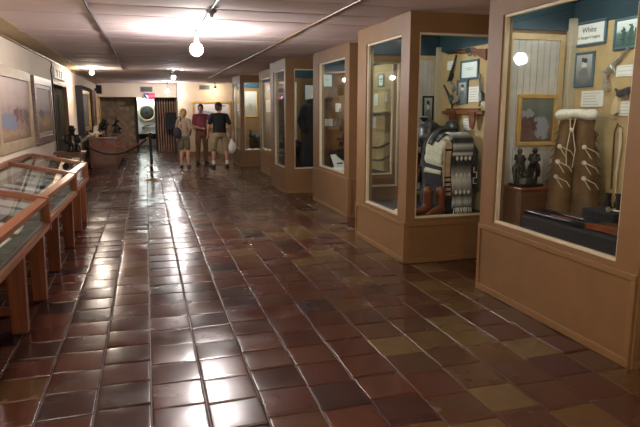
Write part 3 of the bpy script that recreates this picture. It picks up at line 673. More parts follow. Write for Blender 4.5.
# bronze riders on a wooden plinth
t = thing('wooden_plinth', 'dark wooden box plinth under the bronze riders', 'plinth', (2.97, 4.08, .609))
G().box(-.12, .13, -.12, .12, 0, .30, .006).build('box', M['dark_wood'], t); G().box(-.135, .145, -.135, .135, .30, .325, .005).build('top_board', M['red_wood'], t)
def horse_rider(g, x, y, z, s=1.0, a=0.):
    Mx = Matrix.Translation((x, y, z)) @ Matrix.Rotation(a, 4, 'Z') @ Matrix.Scale(s, 4); K = g.M; g.M = K @ Mx
    caps(g, [((-.09, 0, .16), .045), ((0, 0, .155), .04), ((.08, 0, .165), .045)]); caps(g, [((.09, 0, .18), .035), ((.135, 0, .245), .022), ((.15, 0, .255), .02), ((.185, 0, .215), .012)])
    for (xx, yy, k) in ((.085, .022, .02), (.085, -.022, -.03), (-.095, .022, .015), (-.095, -.022, -.02)): caps(g, [((xx, yy, .14), .018), ((xx + k, yy, .07), .011), ((xx + k * .4, yy, .004), .012)])
    caps(g, [((-.125, 0, .17), .014), ((-.155, 0, .1), .012)])
    caps(g, [((0, 0, .19), .034), ((0, 0, .26), .038), ((.005, 0, .29), .018)]); g.ball((.008, 0, .315), .024); g.cyl((.008, 0, .326), (.008, 0, .331), .045); g.cyl((.008, 0, .33), (.008, 0, .352), .022, .018)
    for s2 in (-1, 1): caps(g, [((0, s2 * .036, .28), .014), ((.03, s2 * .05, .24), .012), ((.065, s2 * .02, .225), .010)]); caps(g, [((.0, s2 * .03, .185), .02), ((.03, s2 * .052, .13), .016), ((.02, s2 * .05, .08), .012)])
    g.M = K
g = G(); g.box(-.11, .12, -.08, .08, 0, .022, .004); g.ball((0, 0, .03), .08, (1.2, .9, .7)); g.ball((-.06, .01, .06), .045); horse_rider(g, -.055, .02, .018, .82, .7); horse_rider(g, .06, -.02, .018, .84, -2.3)
o = remesh(g, 'bronze_riders', M['bronze'], None, .005, 1, (2.97, 4.08, .934)); tag(o, 'dark bronze of two hatted riders on the wooden plinth', 'sculpture')
t = thing('small_bench', 'small tan shelf bench below the gold framed painting', 'bench', (3.24, 4.15, .609))
G().box(-.12, .14, -.09, .09, .18, .205, .003).build('top_board', M['dark_wood'], t)
for s in (-.1, .12): G().box(s - .012, s + .012, -.08, .08, 0, .18).build('side_panel', M['mustard'], t)
# dark stand with binoculars
tag(G().box(3.10, 3.44, 3.24, 3.56, .609, .83, .01).build('black_stand', M['black_velvet']), 'black cloth stand under the binoculars in the chaps case', 'stand')
t = thing('binoculars', 'old black binoculars upright on the black cloth stand', 'binoculars', (3.25, 3.42, .831), R + .5)
for s in (-1, 1): G().cyl((s * .032, 0, 0), (s * .032, 0, .055), .028, .024).cyl((s * .032, 0, .055), (s * .032, 0, .10), .019, .017).cyl((s * .032, 0, .10), (s * .032, 0, .118), .022).build('barrel', M['black'], t, smooth=True)
G().cyl((0, 0, .02), (0, 0, .10), .008).box(-.03, .03, -.006, .006, .045, .06).build('hinge_bar', M['brass'], t, smooth=True)
t = thing('spurs', 'silver spurs lying beside the binoculars', 'spurs', (3.20, 3.32, .831), R)
G().tube([(-.05, .02, .012), (-.03, -.02, .012), (0, -.035, .012), (.03, -.02, .012), (.05, .02, .012)], .007, 8).build('heel_band', M['silver'], t, smooth=True)
G().tube([(0, -.035, .012), (0, -.07, .02)], .006).build('shank', M['silver'], t, smooth=True)
G().cyl((-.003, -.08, .022), (.003, -.08, .022), .02, n=10).build('rowel', M['silver'], t)
t = thing('tent_card', 'little white folded card standing against the sill by the rifles', 'label card', (2.905, 2.92, .609))
G().prism([(-.025, 0), (.025, 0), (.002, .07), (-.002, .07)], -.05, .05).build('folded_card', M['white'], t)

# ------------------------------------------------------------------ case 2: saddle, blanket, boots, guns on the wall
rifle('carbine mounted highest on the wall above the framed certificate', (BX, 5.98, 2.20), R, -.02, .95, -1, stock='boot')
framed('slate framed certificate beneath the wall-mounted carbine', (BX, 5.92, 1.885), R, .38, .215, .024, M['teal_frame'], M['p_cert'], 'certificate', .02, name='framed_certificate')
framed('narrow dark framed portrait beneath the certificate', (BX, 6.055, 1.62), R, .24, .27, .03, M['teal_frame'], M['p_photo'], 'photograph', .02, name='framed_photograph')
card('square white text card beside the narrow dark framed portrait', (BX, 5.80, 1.64), R, .23, .165, lines=5)
card('small white card left of the framed certificate, under the carbine muzzle', (BX, 6.36, 2.02), R, .14, .10, lines=3)
card('white card below the wooden holster rack', (BX, 5.92, 1.325), R, .17, .13, lines=4)
revolver('revolver hung muzzle up near the small white card', (BX, 6.29, 1.95), R, 1.05, 1, 'steel', 'silver', 1.2)
revolver('revolver hung muzzle toward the plank end, beside the narrow portrait', (BX, 6.28, 1.685), R, 2.3, 1, 'steel', 'silver', 1.2)
revolver('revolver hung beside the square white card by the case edge', (BX, 5.62, 1.70), R, 1.7, 1, 'steel', 'silver', 1.2)
t = thing('holster_rack', 'wooden wall rack with leather knife sheaths hanging from it', 'rack', (BX, 5.99, 1.50), R)
G().box(-.44, .44, -.06, 0, 0, .045, .006).build('shelf_board', M['red_wood_y'], t)
for x in (-.16, .28): G().prism([(x - .05, .03), (x + .05, .03), (x + .06, -.06), (x + .02, -.16), (x - .03, -.14), (x - .055, -.05)], -.085, -.058).build('sheath', M['boot'], t)
G().box(-.36, .36, -.05, -.015, .045, .07, .004).build('back_rail', M['boot'], t)
# saddle
t = thing('saddle', 'black leather western saddle with a silver-edged horn, behind the striped blanket', 'saddle', (3.06, 6.05, .449))
g = G()
caps(g, [((-.02, .0, .62), .05), ((.0, -.02, .80), .12), ((.02, .0, .86), .13), ((.12, .03, .82), .12), ((.22, .0, .80), .12), ((.3, -.02, .86), .08)])
g.ball((.0, .0, .90), .13, (.5, 1.1, .75)); g.ball((.30, 0, .90), .1, (.5, 1.5, .9))
caps(g, [((-.02, 0, .95), .035), ((-.05, -.01, 1.0), .03)]); g.ball((-.055, -.01, 1.01), .05, (1, 1, .45))
remesh(g, 'seat_and_tree', M['saddle'], t, .012, 5)
for s in (-1, 1):
    P = []
    for k in range(9):
        f = k / 8; z = .84 - .55 * f; P.append([(-.10 + .30 * j / 8 + .03 * f, s * (.10 + .11 * math.sin(f * PI * .5)) , z - .05 * math.sin(PI * j / 8) * f) for j in range(9)])
    o = G().grid(P).build('fender', M['saddle'], t, smooth=True); sm = o.modifiers.new('thick', 'SOLIDIFY'); sm.thickness = .01
    st = G().tube([(-.02 - .07, s * .22, .16), (-.02 - .07, s * .22, .29), (.05, s * .22, .30), (.05, s * .22, .16), (-.09, s * .22, .16)], .014).build('stirrup', M['saddle'], t, smooth=True)
G(Matrix.Translation((-.055, -.01, 1.02))).lathe([(.05, 0), (.052, .008), (.03, .014)], n=20).build('horn_cap', M['silver'], t, smooth=True)
g = G()
for s in (-1, 1): g.tube([(-.1, s * .16, 0), (0, s * .04, .66)], .018).tube([(.34, s * .16, 0), (.26, s * .04, .66)], .018)
g.box(-.1, .34, -.05, .05, .62, .68, .01); g.build('stand', M['dark_wood'], t)
# serape
def serape_mat():
    m = bpy.data.materials.new('black_white_serape'); m.use_nodes = True; nt = m.node_tree; N = nt.nodes; b = N['Principled BSDF']; b.inputs['Roughness'].default_value = .95
    at = N.new('ShaderNodeAttribute'); at.attribute_name = 'band'
    r = N.new('ShaderNodeValToRGB'); r.color_ramp.interpolation = 'LINEAR'; nt.links.new(at.outputs['Fac'], r.inputs['Fac'])
    st = [(0, .03), (.04, .5), (.08, .04), (.13, .30), (.17, .62), (.21, .30), (.26, .03), (.31, .03), (.325, .65), (.34, .05), (.375, .6), (.39, .05), (.43, .03), (.48, .3), (.54, .65), (.59, .3), (.64, .03), (.68, .03), (.70, .6), (.72, .04), (.78, .03), (.84, .35), (.90, .7), (.95, .3), (1, .05)]
    el = r.color_ramp.elements
    while len(el) < len(st): el.new(.5)
    for e, (p, v) in zip(el, st): e.position = p; e.color = (v, v * .98, v * .93, 1)
    nz = N.new('ShaderNodeTexNoise'); nz.inputs['Scale'].default_value = 90; bp = N.new('ShaderNodeBump'); bp.inputs['Strength'].default_value = .5
    nt.links.new(nz.outputs['Fac'], bp.inputs['Height']); nt.links.new(bp.outputs['Normal'], b.inputs['Normal']); nt.links.new(r.outputs['Color'], b.inputs['Base Color'])
    return m
M['serape'] = serape_mat()
def draped(name, m, parent, x0, x1, yfront, yback, ztop, zb_f, zb_b, fold=.012, n=11, ph=0.):
    """Cloth hung over a bar that runs along x: front drop, rounded top, rear drop."""
    prof = []
    for k in range(13): prof.append((yfront, zb_f + (ztop - .08 - zb_f) * k / 12))
    cy = (yfront + yback) / 2; ry = (yback - yfront) / 2
    for k in range(1, 10): a = PI - PI * k / 10; prof.append((cy + ry * math.cos(a), ztop - .08 + .08 * math.sin(a)))
    for k in range(9): prof.append((yback, ztop - .08 + (zb_b - ztop + .08) * k / 8))
    P = []
    for i, (y, z) in enumerate(prof):
        drop = 1 - i / 12 if i < 12 else .1
        P.append([(x0 + (x1 - x0) * j / (n - 1) + .01 * math.sin(i * .7 + ph), y - fold * math.sin(j * 1.9 + ph) * drop - .02 * drop * drop, z + (.012 * math.sin(j * 2.2 + ph) if i == 0 else 0)) for j in range(n)])
    g = G(); g.grid(P); o = g.build(name, m, parent, smooth=True)
    me = o.data; a = me.attributes.new('band', 'FLOAT', 'POINT'); L = len(prof)
    a.data.foreach_set('value', [i / (L - 1) * 1.0 for i in range(L) for j in range(n)])
    sm = o.modifiers.new('thick', 'SOLIDIFY'); sm.thickness = .012; sm.offset = 0
    return o
RK = (3.17, 5.64, .449)
t = thing('blanket_rack', 'wooden saddle rack carrying the striped blankets, standing before the saddle', 'blanket rack', RK)
g = G(); g.tube([(0, -.10, .72), (0, .30, .80)], .035)
for y, z in ((-.06, .72), (.26, .79)):
    for k in (-1, 1): g.tube([(k * .13, y, 0), (0, y, z)], .02)
g.build('stand', M['dark_wood'], t, smooth=True)
M['darkwool'] = mat('charcoal_wool', (.020, .021, .025), .95, var=.3, scale=30, bump=.4)
M['pad'] = mat('pale_green_wool', (.42, .42, .32), .95, var=.2, scale=40, bump=.4)
M['tanweave'] = mat('tan_woven_cloth', (.44, .32, .22), .9, var=.2, scale=20, bump=.2)
def arched(name, m, parent, d, y0, y1, zl, zr, a0=0, a1=180, n=7, ph=0.):
    '''Cloth arched over the rack: left drop to zl, over the top, right drop to zr; it climbs towards the rear. d = clearance.'''
    P = []
    for i in range(n):
        f = i / (n - 1); y = y0 + (y1 - y0) * f; u = (y + .14) / .45
        rr = .165 + .045 * u + d; zc = .60 + .07 * u; row = []
        if a0 == 0: row += [(-rr - .012 * math.sin(k * 1.3 + ph), y + .006 * math.sin(k + ph), zl + (zc - zl) * k / 8) for k in range(8)]
        for k in range(17):
            a = math.radians(a0 + (a1 - a0) * k / 16); row.append((-rr * math.cos(a), y, zc + rr * 1.12 * math.sin(a)))
        if a1 == 180: row += [(rr + .012 * math.sin(k * 1.3 + ph), y + .006 * math.sin(k + ph), zc + (zr - zc) * k / 8) for k in range(1, 9)]
        P.append(row)
    g = G(); g.grid(P); o = g.build(name, m, parent, smooth=True)
    sm = o.modifiers.new('thick', 'SOLIDIFY'); sm.thickness = .009; sm.offset = 0
    return o
t2 = thing('under_blanket', 'plain black blanket beneath the serape, hanging to the case floor', 'blanket', RK)
arched('cloth', M['darkwool'], t2, .0, -.13, .31, .03, .03)
g = G(); pts = [(-.165, .03), (-.165, .60)] + [(-.165 * math.cos(math.radians(a)), .60 + .185 * math.sin(math.radians(a))) for a in range(10, 180, 10)] + [(.165, .60), (.165, .03)]
g.prism(pts, -.135, -.128); g.build('front_flap', M['darkwool'], t2)
t2 = thing('saddle_pad', 'pale woollen saddle pad arched over the striped blankets', 'saddle pad', RK)
arched('cloth', M['pad'], t2, .014, -.10, .22, .42, .46, ph=1.)
t2 = thing('cinch_strap', 'black leather strap folded across the top of the pale saddle pad', 'strap', RK)
arched('strap', M['saddle'], t2, .030, .02, .13, .5, .5, 35, 170)
arched('strap', M['saddle'], t2, .040, .10, .17, .5, .5, 20, 120)
t2 = thing('woven_cloth', 'tan woven cloth with dark stripes, above the boots', 'cloth', RK)
P = [[(-.19 + .085 * k / 4 + .012 * math.sin(z * 9), -.150 - .012 * math.sin(k * 1.7 + 1) , z) for k in range(5)] for z in [.20 + .045 * q for q in range(13)]]
P += [[(-.17 + .075 * k / 4, -.14 + .03 * q, .76 + .012 * q) for k in range(5)] for q in range(4)]
o = G().grid(P).build('cloth', M['tanweave'], t2, smooth=True); o.modifiers.new('thick', 'SOLIDIFY').thickness = .008
g = G()
for z in (.24, .29, .34, .39, .68): g.box(-.185, -.108, -.175, -.165, z, z + .018)
g.build('dark_stripe', M['black'], t2)
t2 = thing('serape', 'black and white banded serape with a fringed end, hanging in the end window', 'blanket', RK)
draped('cloth', M['serape'], t2, -.10, .135, -.165, .10, .86, .06, .70)
g = G()
for k in range(14): x = -.08 + .20 * k / 13; g.tube([(x, -.190 - .01 * (k % 3), .075), (x + .006, -.200 - .015 * (k % 2), .045), (x + .01 * (k % 3), -.195, .012 + .01 * (k % 3))], .0055, 5)
g.build('fringe', M['paper'], t2)
g = G()
for zz in (.24, .42, .60):
    for k in range(4):
        x = -.055 + .05 * k; g.prism([(x - .016, zz), (x, zz - .026), (x + .016, zz), (x, zz + .026)], -.196, -.186)
g.build('diamond_pattern', M['fleece'], t2)
t2 = thing('dark_blanket', 'dark folded blanket with a white key pattern, beside the serape', 'blanket', RK)
P = [[(.145 + .075 * k / 4 + .010 * math.sin(z * 9), -.150 - .010 * math.sin(k * 1.7), z) for k in range(5)] for z in [.26 + .045 * q for q in range(10)]]
P += [[(.12 + .075 * k / 4, -.14 + .03 * q, .71 + .03 * q) for k in range(5)] for q in range(4)]
o = G().grid(P).build('cloth', M['darkwool'], t2, smooth=True); o.modifiers.new('thick', 'SOLIDIFY').thickness = .008
g = G()
for k in range(3): z = .32 + .06 * k; g.box(.16, .205, -.170, -.162, z, z + .008).box(.16 + .037 * (k % 2), .168 + .037 * (k % 2), -.170, -.162, z, z + .06)
g.build('key_pattern', M['white'], t2)
def boot(label, x, y, rz):
    t = thing('cowboy_boot', label, 'boot', (x, y, .449), rz, 'pair of cowboy boots')
    g = G(); caps(g, [((0, 0, .25), .055), ((0, 0, .15), .047), ((0, 0, .08), .045), ((0, -.05, .055), .042), ((0, -.13, .04), .036), ((0, -.20, .028), .02)])
    g.ball((0, .02, .06), .045)
    remesh(g, 'upper', M['boot'], t, .008, 3)
    G().prism([(-.215, .0), (-.10, .0), (-.05, .022), (0, .024), (0.0, .03), (-.10, .018), (-.215, .012)], -.032, .032, 'yz').build('sole', M['dark_wood'], t)
    G().prism([(-.005, 0), (.045, 0), (.06, .04), (-.01, .04)], -.03, .03, 'yz').build('heel', M['dark_wood'], t)
    G().tube([(-.055, 0, .25), (-.055, .0, .30)], .006, 6).tube([(.055, 0, .25), (.055, 0, .30)], .006, 6).build('pull_strap', M['boot'], t)
boot('russet cowboy boot, inner one of the pair, by the tan cloth', 2.95, 5.475, -1.15)
boot('russet cowboy boot, outer one of the pair, toe to the hall', 2.84, 5.55, -1.3)
framed('tall dark poster frame on the planks behind the saddle', (3.345, 6.73 - .09 - .019, 1.35), 0, .15, .37, .02, M['black'], M['p_photo'], 'poster', .02, name='framed_poster')
t = thing('leaning_plaque', 'small slate and white plaque leaning on its stand by the hall window', 'plaque', (2.66, 5.74, .449), -.7)
Aq = Matrix.Rotation(-.25, 4, 'X')
G(Aq).box(-.09, .09, -.012, 0, .01, .21, .003).build('board', M['teal_frame'], t); G(Aq).box(-.06, .06, -.014, -.011, .07, .19).build('printed_face', M['white'], t)
G().box(-.10, .10, -.05, .07, 0, .03, .003).build('stand', M['white'], t)
t = thing('wall_bracket', 'short wooden bracket shelf at the hall window of the saddle case', 'shelf', (2.552, 5.55, .95), 0)
G().box(0, .16, -.06, .10, 0, .025, .004).build('shelf_board', M['red_wood'], t)

# ------------------------------------------------------------------ case 3
Y3 = 9.69 - .091
framed('small dark framed notice on the end wall of the booklet case', (2.96, Y3, 1.92), 0, .2, .24, .022, M['teal_frame'], M['p_cert'], 'notice', .02, name='framed_notice')
card('small white card pinned below the dark framed notice', (3.16, Y3, 1.52), 0, .1, .14)
card('white card low on the end wall of the booklet case', (2.99, Y3, 1.28), 0, .14, .12)
revolver('revolver hung on the end wall near the dark framed notice', (3.0, Y3, 1.72), 0, .9, 1, 'steel', 'dark_wood', 1.1)
revolver('revolver hung lowest on the end wall of the booklet case', (3.14, Y3, 1.36), 0, 1.2, 1, 'steel', 'dark_wood', 1.1)
t = thing('open_booklet', 'open white booklet lying by the hall window', 'booklet', (2.98, 8.85, .609), 1.1)
for s in (-1, 1): G().prism([(0, .0), (s * .10, .01), (s * .21, .0), (s * .21, .006), (s * .10, .022), (0, .012)], -.16, .16).build('page_block', M['white'], t)
t = thing('white_folder', 'white folder propped upright behind the open booklet', 'folder', (3.05, 9.12, .609), .4)
G(Matrix.Rotation(-.5, 4, 'X')).box(-.13, .13, -.01, 0, 0, .24, .002).build('cover', M['white'], t); G().box(-.06, .06, .02, .14, 0, .08).build('prop', M['black_velvet'], t)
tag(G().box(3.0, 3.4, 9.2, 9.58, .609, .86, .01).build('black_stand', M['black_velvet']), 'black cloth stand in the far corner of the booklet case', 'stand')
g = G(); horse_rider(g, 0, 0, .012, .8, 2.2); g.box(-.14, .14, -.08, .08, 0, .02)
tag(remesh(g, 'bronze_rider', M['bronze'], None, .006, 1, (3.2, 9.4, .861)), 'dark bronze horse and rider on the black stand in the booklet case', 'sculpture')
t = framed('white lettered notice in a dark frame on the back wall, seen through two panes', (BX, 8.50, 1.90), R, .22, .2, .022, M['teal_frame'], M['white'], 'notice', .02, name='framed_notice')
G().box(-.06, .06, -.0115, -.0095, .11, .125).box(-.05, .05, -.0115, -.0095, .075, .085).build('lettering', M['ink'], t)
card('white text card on the back wall under the white lettered notice', (BX, 8.70, 1.62), R, .16, .18, lines=6)
card('small white card above the long shelf on the booklet case back wall', (BX, 8.28, 1.68), R, .10, .14)
card('long cream card below the long shelf on the booklet case back wall', (BX, 8.76, 1.27), R, .12, .17, lines=5)
tag(G().box(3.34, BX, 8.1, 9.3, 1.50, 1.53, .004).build('wall_shelf', M['plank']), 'long pale shelf on the booklet case back wall', 'shelf')
for k, (z, m, lb) in enumerate(((1.06, 'black_velvet', 'upper dark strap curving across the booklet case'), (.86, 'leather', 'lower brown strap curving across the booklet case'))):
    tag(G().tube([(3.47, 9.3 - .12 * i, z - .10 * math.sin(PI * i / 10)) for i in range(11)], .014, 6).build('bridle_strap', M[m], smooth=True), lb, 'strap')

# ------------------------------------------------------------------ case 4: dark riding gear, case 5 and 6
def coat_form(label, loc, s=1.0, m='black_velvet', rz=0):
    t = thing('riding_coat', label, 'coat', loc, rz)
    g = G(Matrix.Scale(s, 4)); caps(g, [((0, 0, .45), .19), ((0, 0, .75), .17), ((0, 0, .98), .15), ((0, 0, 1.10), .06)]); caps(g, [((-.16, 0, 1.0), .07), ((-.24, -.03, .78), .06), ((-.2, -.12, .62), .05)]); caps(g, [((.16, 0, 1.0), .07), ((.24, -.03, .78), .06), ((.2, -.12, .62), .05)])
    caps(g, [((-.08, 0, .4), .13), ((-.1, 0, .06), .15)]); caps(g, [((.08, 0, .4), .13), ((.1, 0, .06), .15)])
    remesh(g, 'body', M[m], t, .02 * s, 4)
    G(Matrix.Scale(s, 4)).lathe([(.11, 1.08), (.12, 1.12), (.09, 1.14), (.02, 1.15)], n=16).build('collar', M['black'], t, smooth=True)
    G(Matrix.Scale(s, 4)).box(-.2, .2, -.2, .2, 0, .02, .004).build('base', M['black_velvet'], t)
    g = G(Matrix.Scale(s, 4))
    for z in (.55, .68, .81): g.ball((.02, -.185, z), .014)
    g.build('buttons', M['silver'], t)
coat_form('dark riding coat on a form in the end window of the fourth case', (3.12, 11.0, .449), 1.15)
def saddle_small(label, loc, rz):
    t = thing('saddle', label, 'saddle', loc, rz)
    g = G(); caps(g, [((-.18, 0, .38), .07), ((-.08, 0, .34), .11), ((.08, 0, .33), .11), ((.2, 0, .40), .08)]); caps(g, [((-.18, 0, .44), .03), ((-.2, 0, .52), .025)]); g.ball((-.2, 0, .53), .045, (1, 1, .5)); g.ball((.2, 0, .43), .1, (.5, 1.4, .8))
    for s in (-1, 1): caps(g, [((0, s * .1, .32), .09), ((.0, s * .17, .16), .06), ((.0, s * .18, .06), .05)])
    remesh(g, 'seat_and_fenders', M['saddle'], t, .014, 4)
    G().box(-.2, .2, -.06, .06, 0, .3, .01).build('stand', M['dark_wood'], t)
    return t
saddle_small('brown-black saddle on a stand at the hall window of the fourth case', (2.80, 11.35, .449), 1.2)
framed('white poster on the end wall of the fourth case', (3.28, 11.94 - .091, 1.75), 0, .24, .32, .015, M['teal_frame'], M['white'], 'poster', .02, name='framed_poster')
framed('pale framed document at the back of the fourth case', (BX, 11.2, 1.8), R, .5, .3, .02, M['teal_frame'], M['p_cert'], 'document', .02, name='framed_document')
revolver('revolver hung high on the back wall of the fourth case', (BX, 11.6, 1.9), R, .8, 1)
card('white card on the back wall of the fourth case below the framed document', (BX, 11.2, 1.55), R, .2, .14)
t = thing('cowboy_hat', 'dark felt cowboy hat on a block in the fourth case', 'hat', (3.3, 11.55, .449))
G().lathe([(.09, .0), (.09, .35), (.17, .36), (.18, .375), (.10, .38), (.09, .47), (.05, .49)], n=20).build('crown_and_brim', M['black'], t, smooth=True)
Y5 = 14.64 - .091
card('white document card on the end wall of the set-back fifth case', (3.0, Y5, 1.5), 0, .22, .3, lines=6)
framed('framed photograph on the end wall of the set-back fifth case', (3.0, Y5, 1.95), 0, .24, .2, .02, M['teal_frame'], M['p_photo'], 'photograph', .02, name='framed_photograph')
t = thing('open_ledger', 'open pale ledger lying in the set-back fifth case', 'book', (2.98, 13.9, .589), .5)
for s in (-1, 1): G().prism([(0, 0), (s * .12, .012), (s * .22, 0), (s * .22, .01), (s * .12, .03), (0, .016)], -.16, .16).build('page_block', M['paper'], t)
tag(G().box(3.05, 3.4, 14.1, 14.5, .589, .85, .01).build('black_stand', M['black_velvet']), 'black stand in the set-back fifth case', 'stand')
g = G(); g.box(-.14, .14, -.08, .08, 0, .02); horse_rider(g, 0, 0, .012, .9, 2.6)
tag(remesh(g, 'bronze_rider', M['bronze'], None, .007, 1, (3.2, 14.3, .851)), 'dark bronze rider on the black stand in the set-back fifth case', 'sculpture')
Y6 = 17.45 - .091
framed('white framed poster on the end wall of the farthest case', (2.98, Y6, 1.35), 0, .4, .75, .02, M['gold'], M['p_pale'], 'poster', .02, name='framed_poster')
card('white card on the back wall of the farthest case', (BX, 16.9, 1.5), R, .3, .3, lines=5)
rifle('rifle mounted on the back wall of the farthest case', (BX, 16.75, 1.95), R, -.1, .9, 1)
saddle_small('dark saddle on a stand in the end window of the farthest case', (2.95, 16.45, .449), .6)
t = thing('open_ledger', 'open pale ledger lying in the farthest case', 'book', (2.86, 16.22, .449), .3)
for s in (-1, 1): G().prism([(0, 0), (s * .10, .012), (s * .18, 0), (s * .18, .01), (s * .10, .03), (0, .016)], -.1, .1).build('page_block', M['white'], t)

# ------------------------------------------------------------------ sloped glass tables along the left wall
TF, TB = -.85, -1.60
def glass_table(label, Y0, Y1, legs):
    t = thing('glass_top_table', label, 'display table', ((TF + TB) / 2, (Y0 + Y1) / 2, 0), 0, 'sloped glass-top display tables')
    B = lambda g, n, m, p=None, **k: g.build(n, m, p or t, world=True, **k)
    zf, zb, zt = .80, .955, .555; fw = .045
    sl = (zb - zf) / (TF - TB)
    zz = lambda x: zf + (TF - x) * sl
    tray = B(G().box(TB, TF, Y0, Y1, zt, zt + .045, .004), 'tray', M['red_wood_y'])
    B(G().box(TB + .03, TF - .03, Y0 + .03, Y1 - .03, zt + .045, zt + .055), 'felt_lining', M['felt'], tray)
    for (x, z1) in ((TF - .062, zf + .002), (TB, zb - .03)):
        for y in (Y0, Y1 - .055): B(G().box(x, x + .068, y, y + .055, zt - .02, z1, .003), 'corner_post', M['red_wood'])
    g = G()
    def slab(x0, x1, y0, y1):
        g.prism([(x0, zz(x0) - .03), (x1, zz(x1) - .03), (x1, zz(x1) + .006), (x0, zz(x0) + .006)], y0, y1, 'xz')
    slab(TF - .07, TF - .004, Y0 + .05, Y1 - .05); slab(TB - .004, TB + fw, Y0, Y1)
    B(g, 'lid_frame', M['red_wood_y'])
    for ya, yb in ((Y0, Y0 + .05), (Y1 - .05, Y1)):
        B(G().prism([(TB + fw, zz(TB + fw) - .055), (TF + .008, zz(TF) - .055), (TF + .008, zz(TF) + .016), (TB + fw, zz(TB + fw) + .016)], ya, yb, 'xz'), 'end_rail', M['red_wood'])
    g = G(); x0, x1 = TB + fw, TF - fw; g.prism([(x0, zz(x0) - .012), (x1, zz(x1) - .012), (x1, zz(x1) - .006), (x0, zz(x0) - .006)], Y0 + fw, Y1 - fw, 'xz'); B(g, 'lid_glass', M['glass'])
    B(G().box(TF - .035, TF - .03, Y0 + fw, Y1 - fw, zt + .045, zf - .03), 'front_glass', M['glass'])
    for y in (Y0 + .015, Y1 - .02): B(G().prism([(TB + fw, zt + .045), (TF - fw, zt + .045), (TF - fw, zz(TF - fw) - .03), (TB + fw, zz(TB + fw) - .03)], y, y + .005, 'xz'), 'end_glass', M['glass'])
    B(G().box(TB + .002, TB + .02, Y0 + fw, Y1 - fw, zt + .045, zb - .03), 'back_board', M['felt'])
    for y in legs:
        for x in (TF - .12, TB + .02):
            lg = B(G().prism([(x, 0.012), (x + .10, .012), (x + .112, zt), (x - .005, zt)], y - .035, y + .035, 'xz'), 'leg', M['red_wood'])
            B(G().box(x - .004, x + .09, y - .038, y + .038, 0, .014, .003), 'foot', M['black'], lg)
        B(G().box(TB + .08, TF - .11, y - .012, y + .012, .14, .20, .003), 'stretcher', M['red_wood'])
    t.rotation_euler.z = -.014
    return t
glass_table('sloped glass display table farthest down the hall, below the black statue', 7.46, 8.86, (7.95, 8.55))
glass_table('middle sloped glass display table, between the two others', 5.40, 7.43, (6.0, 7.0))
glass_table('nearest sloped glass display table, with reddish wooden legs', 3.22, 5.37, (3.42, 4.32, 5.06))
# papers, cloth and cards shown inside the tables
def sheet(label, x, y, rz, wd, ln, m='paper', tilt=0.22, lift=.0, name='document', cat='document'):
    t = thing(name, label, cat, (x, y, .612 + lift), rz)
    A = Matrix.Translation((0, 0, math.sin(tilt) * wd / 2)) @ Matrix.Rotation(tilt, 4, 'Y')
    G(A).box(-wd / 2, wd / 2, -ln / 2, ln / 2, 0, .006, .001).build('sheet', M[m], t)
    g = G(A)
    for k in range(6): g.box(-wd * .42, wd * random.uniform(.2, .42), -ln * .38 + k * ln * .15, -ln * .36 + k * ln * .15, .0055, .0068)
    g.build('printed_lines', M['card_ink'], t)
    G().box(-wd / 2 + .002, -wd / 2 + .02, -ln / 2 + .02, ln / 2 - .02, 0, math.sin(tilt) * wd * .98).build('easel', M['felt'], t)
    return t
k = 0
M['cloth_grey'] = mat('grey_linen', (.60, .57, .55), .9, var=.15, scale=30)
for (x, y, rz, wd, ln, m, lb) in (
    (-1.27, 8.52, .0, .52, .34, 'paper', 'grey document under glass at the far end of the farthest table'),
    (-1.30, 8.06, .05, .5, .26, 'paper', 'grey document in the middle of the farthest glass table'),
    (-1.28, 7.68, -.04, .5, .24, 'white', 'white document at the near end of the farthest glass table'),
    (-1.27, 7.10, .04, .56, .20, 'cloth_grey', 'narrow grey document at the far end of the middle glass table'),
    (-1.28, 6.60, -.05, .56, .42, 'paper', 'broad grey document, second from the far end of the middle glass table'),
    (-1.28, 6.08, .06, .56, .34, 'paper', 'grey document, third from the far end of the middle glass table'),
    (-1.28, 5.64, -.03, .56, .28, 'cloth_grey', 'grey document at the near end of the middle glass table'),
    (-1.27, 4.98, .05, .56, .34, 'paper', 'grey document at the far end of the nearest glass table'),
    (-1.28, 4.45, -.06, .56, .44, 'paper', 'broad grey document in the middle of the nearest glass table'),
    (-1.28, 3.85, .04, .56, .40, 'cloth_grey', 'grey document at the near end of the nearest glass table')):
    sheet(lb, x, y, rz, wd, ln, m)
t = thing('white_tent_card', 'upright white card at the hall edge of the farthest glass table', 'label card', (-.98, 8.5, .612), .15)
G().prism([(-.05, 0), (.05, 0), (.004, .155), (-.004, .155)], -.07, .07, 'yz').build('folded_card', M['white'], t)
t = thing('holster', 'dark leather holster lying in the middle glass table near the hall', 'holster', (-.96, 6.9, .612), .2)
G().prism([(-.05, -.16), (.05, -.16), (.06, .1), (.02, .18), (-.05, .14)], 0, .03, 'xy').build('pouch', M['saddle'], t); G().box(-.02, .03, .02, .06, .03, .04).build('strap', M['leather'], t)

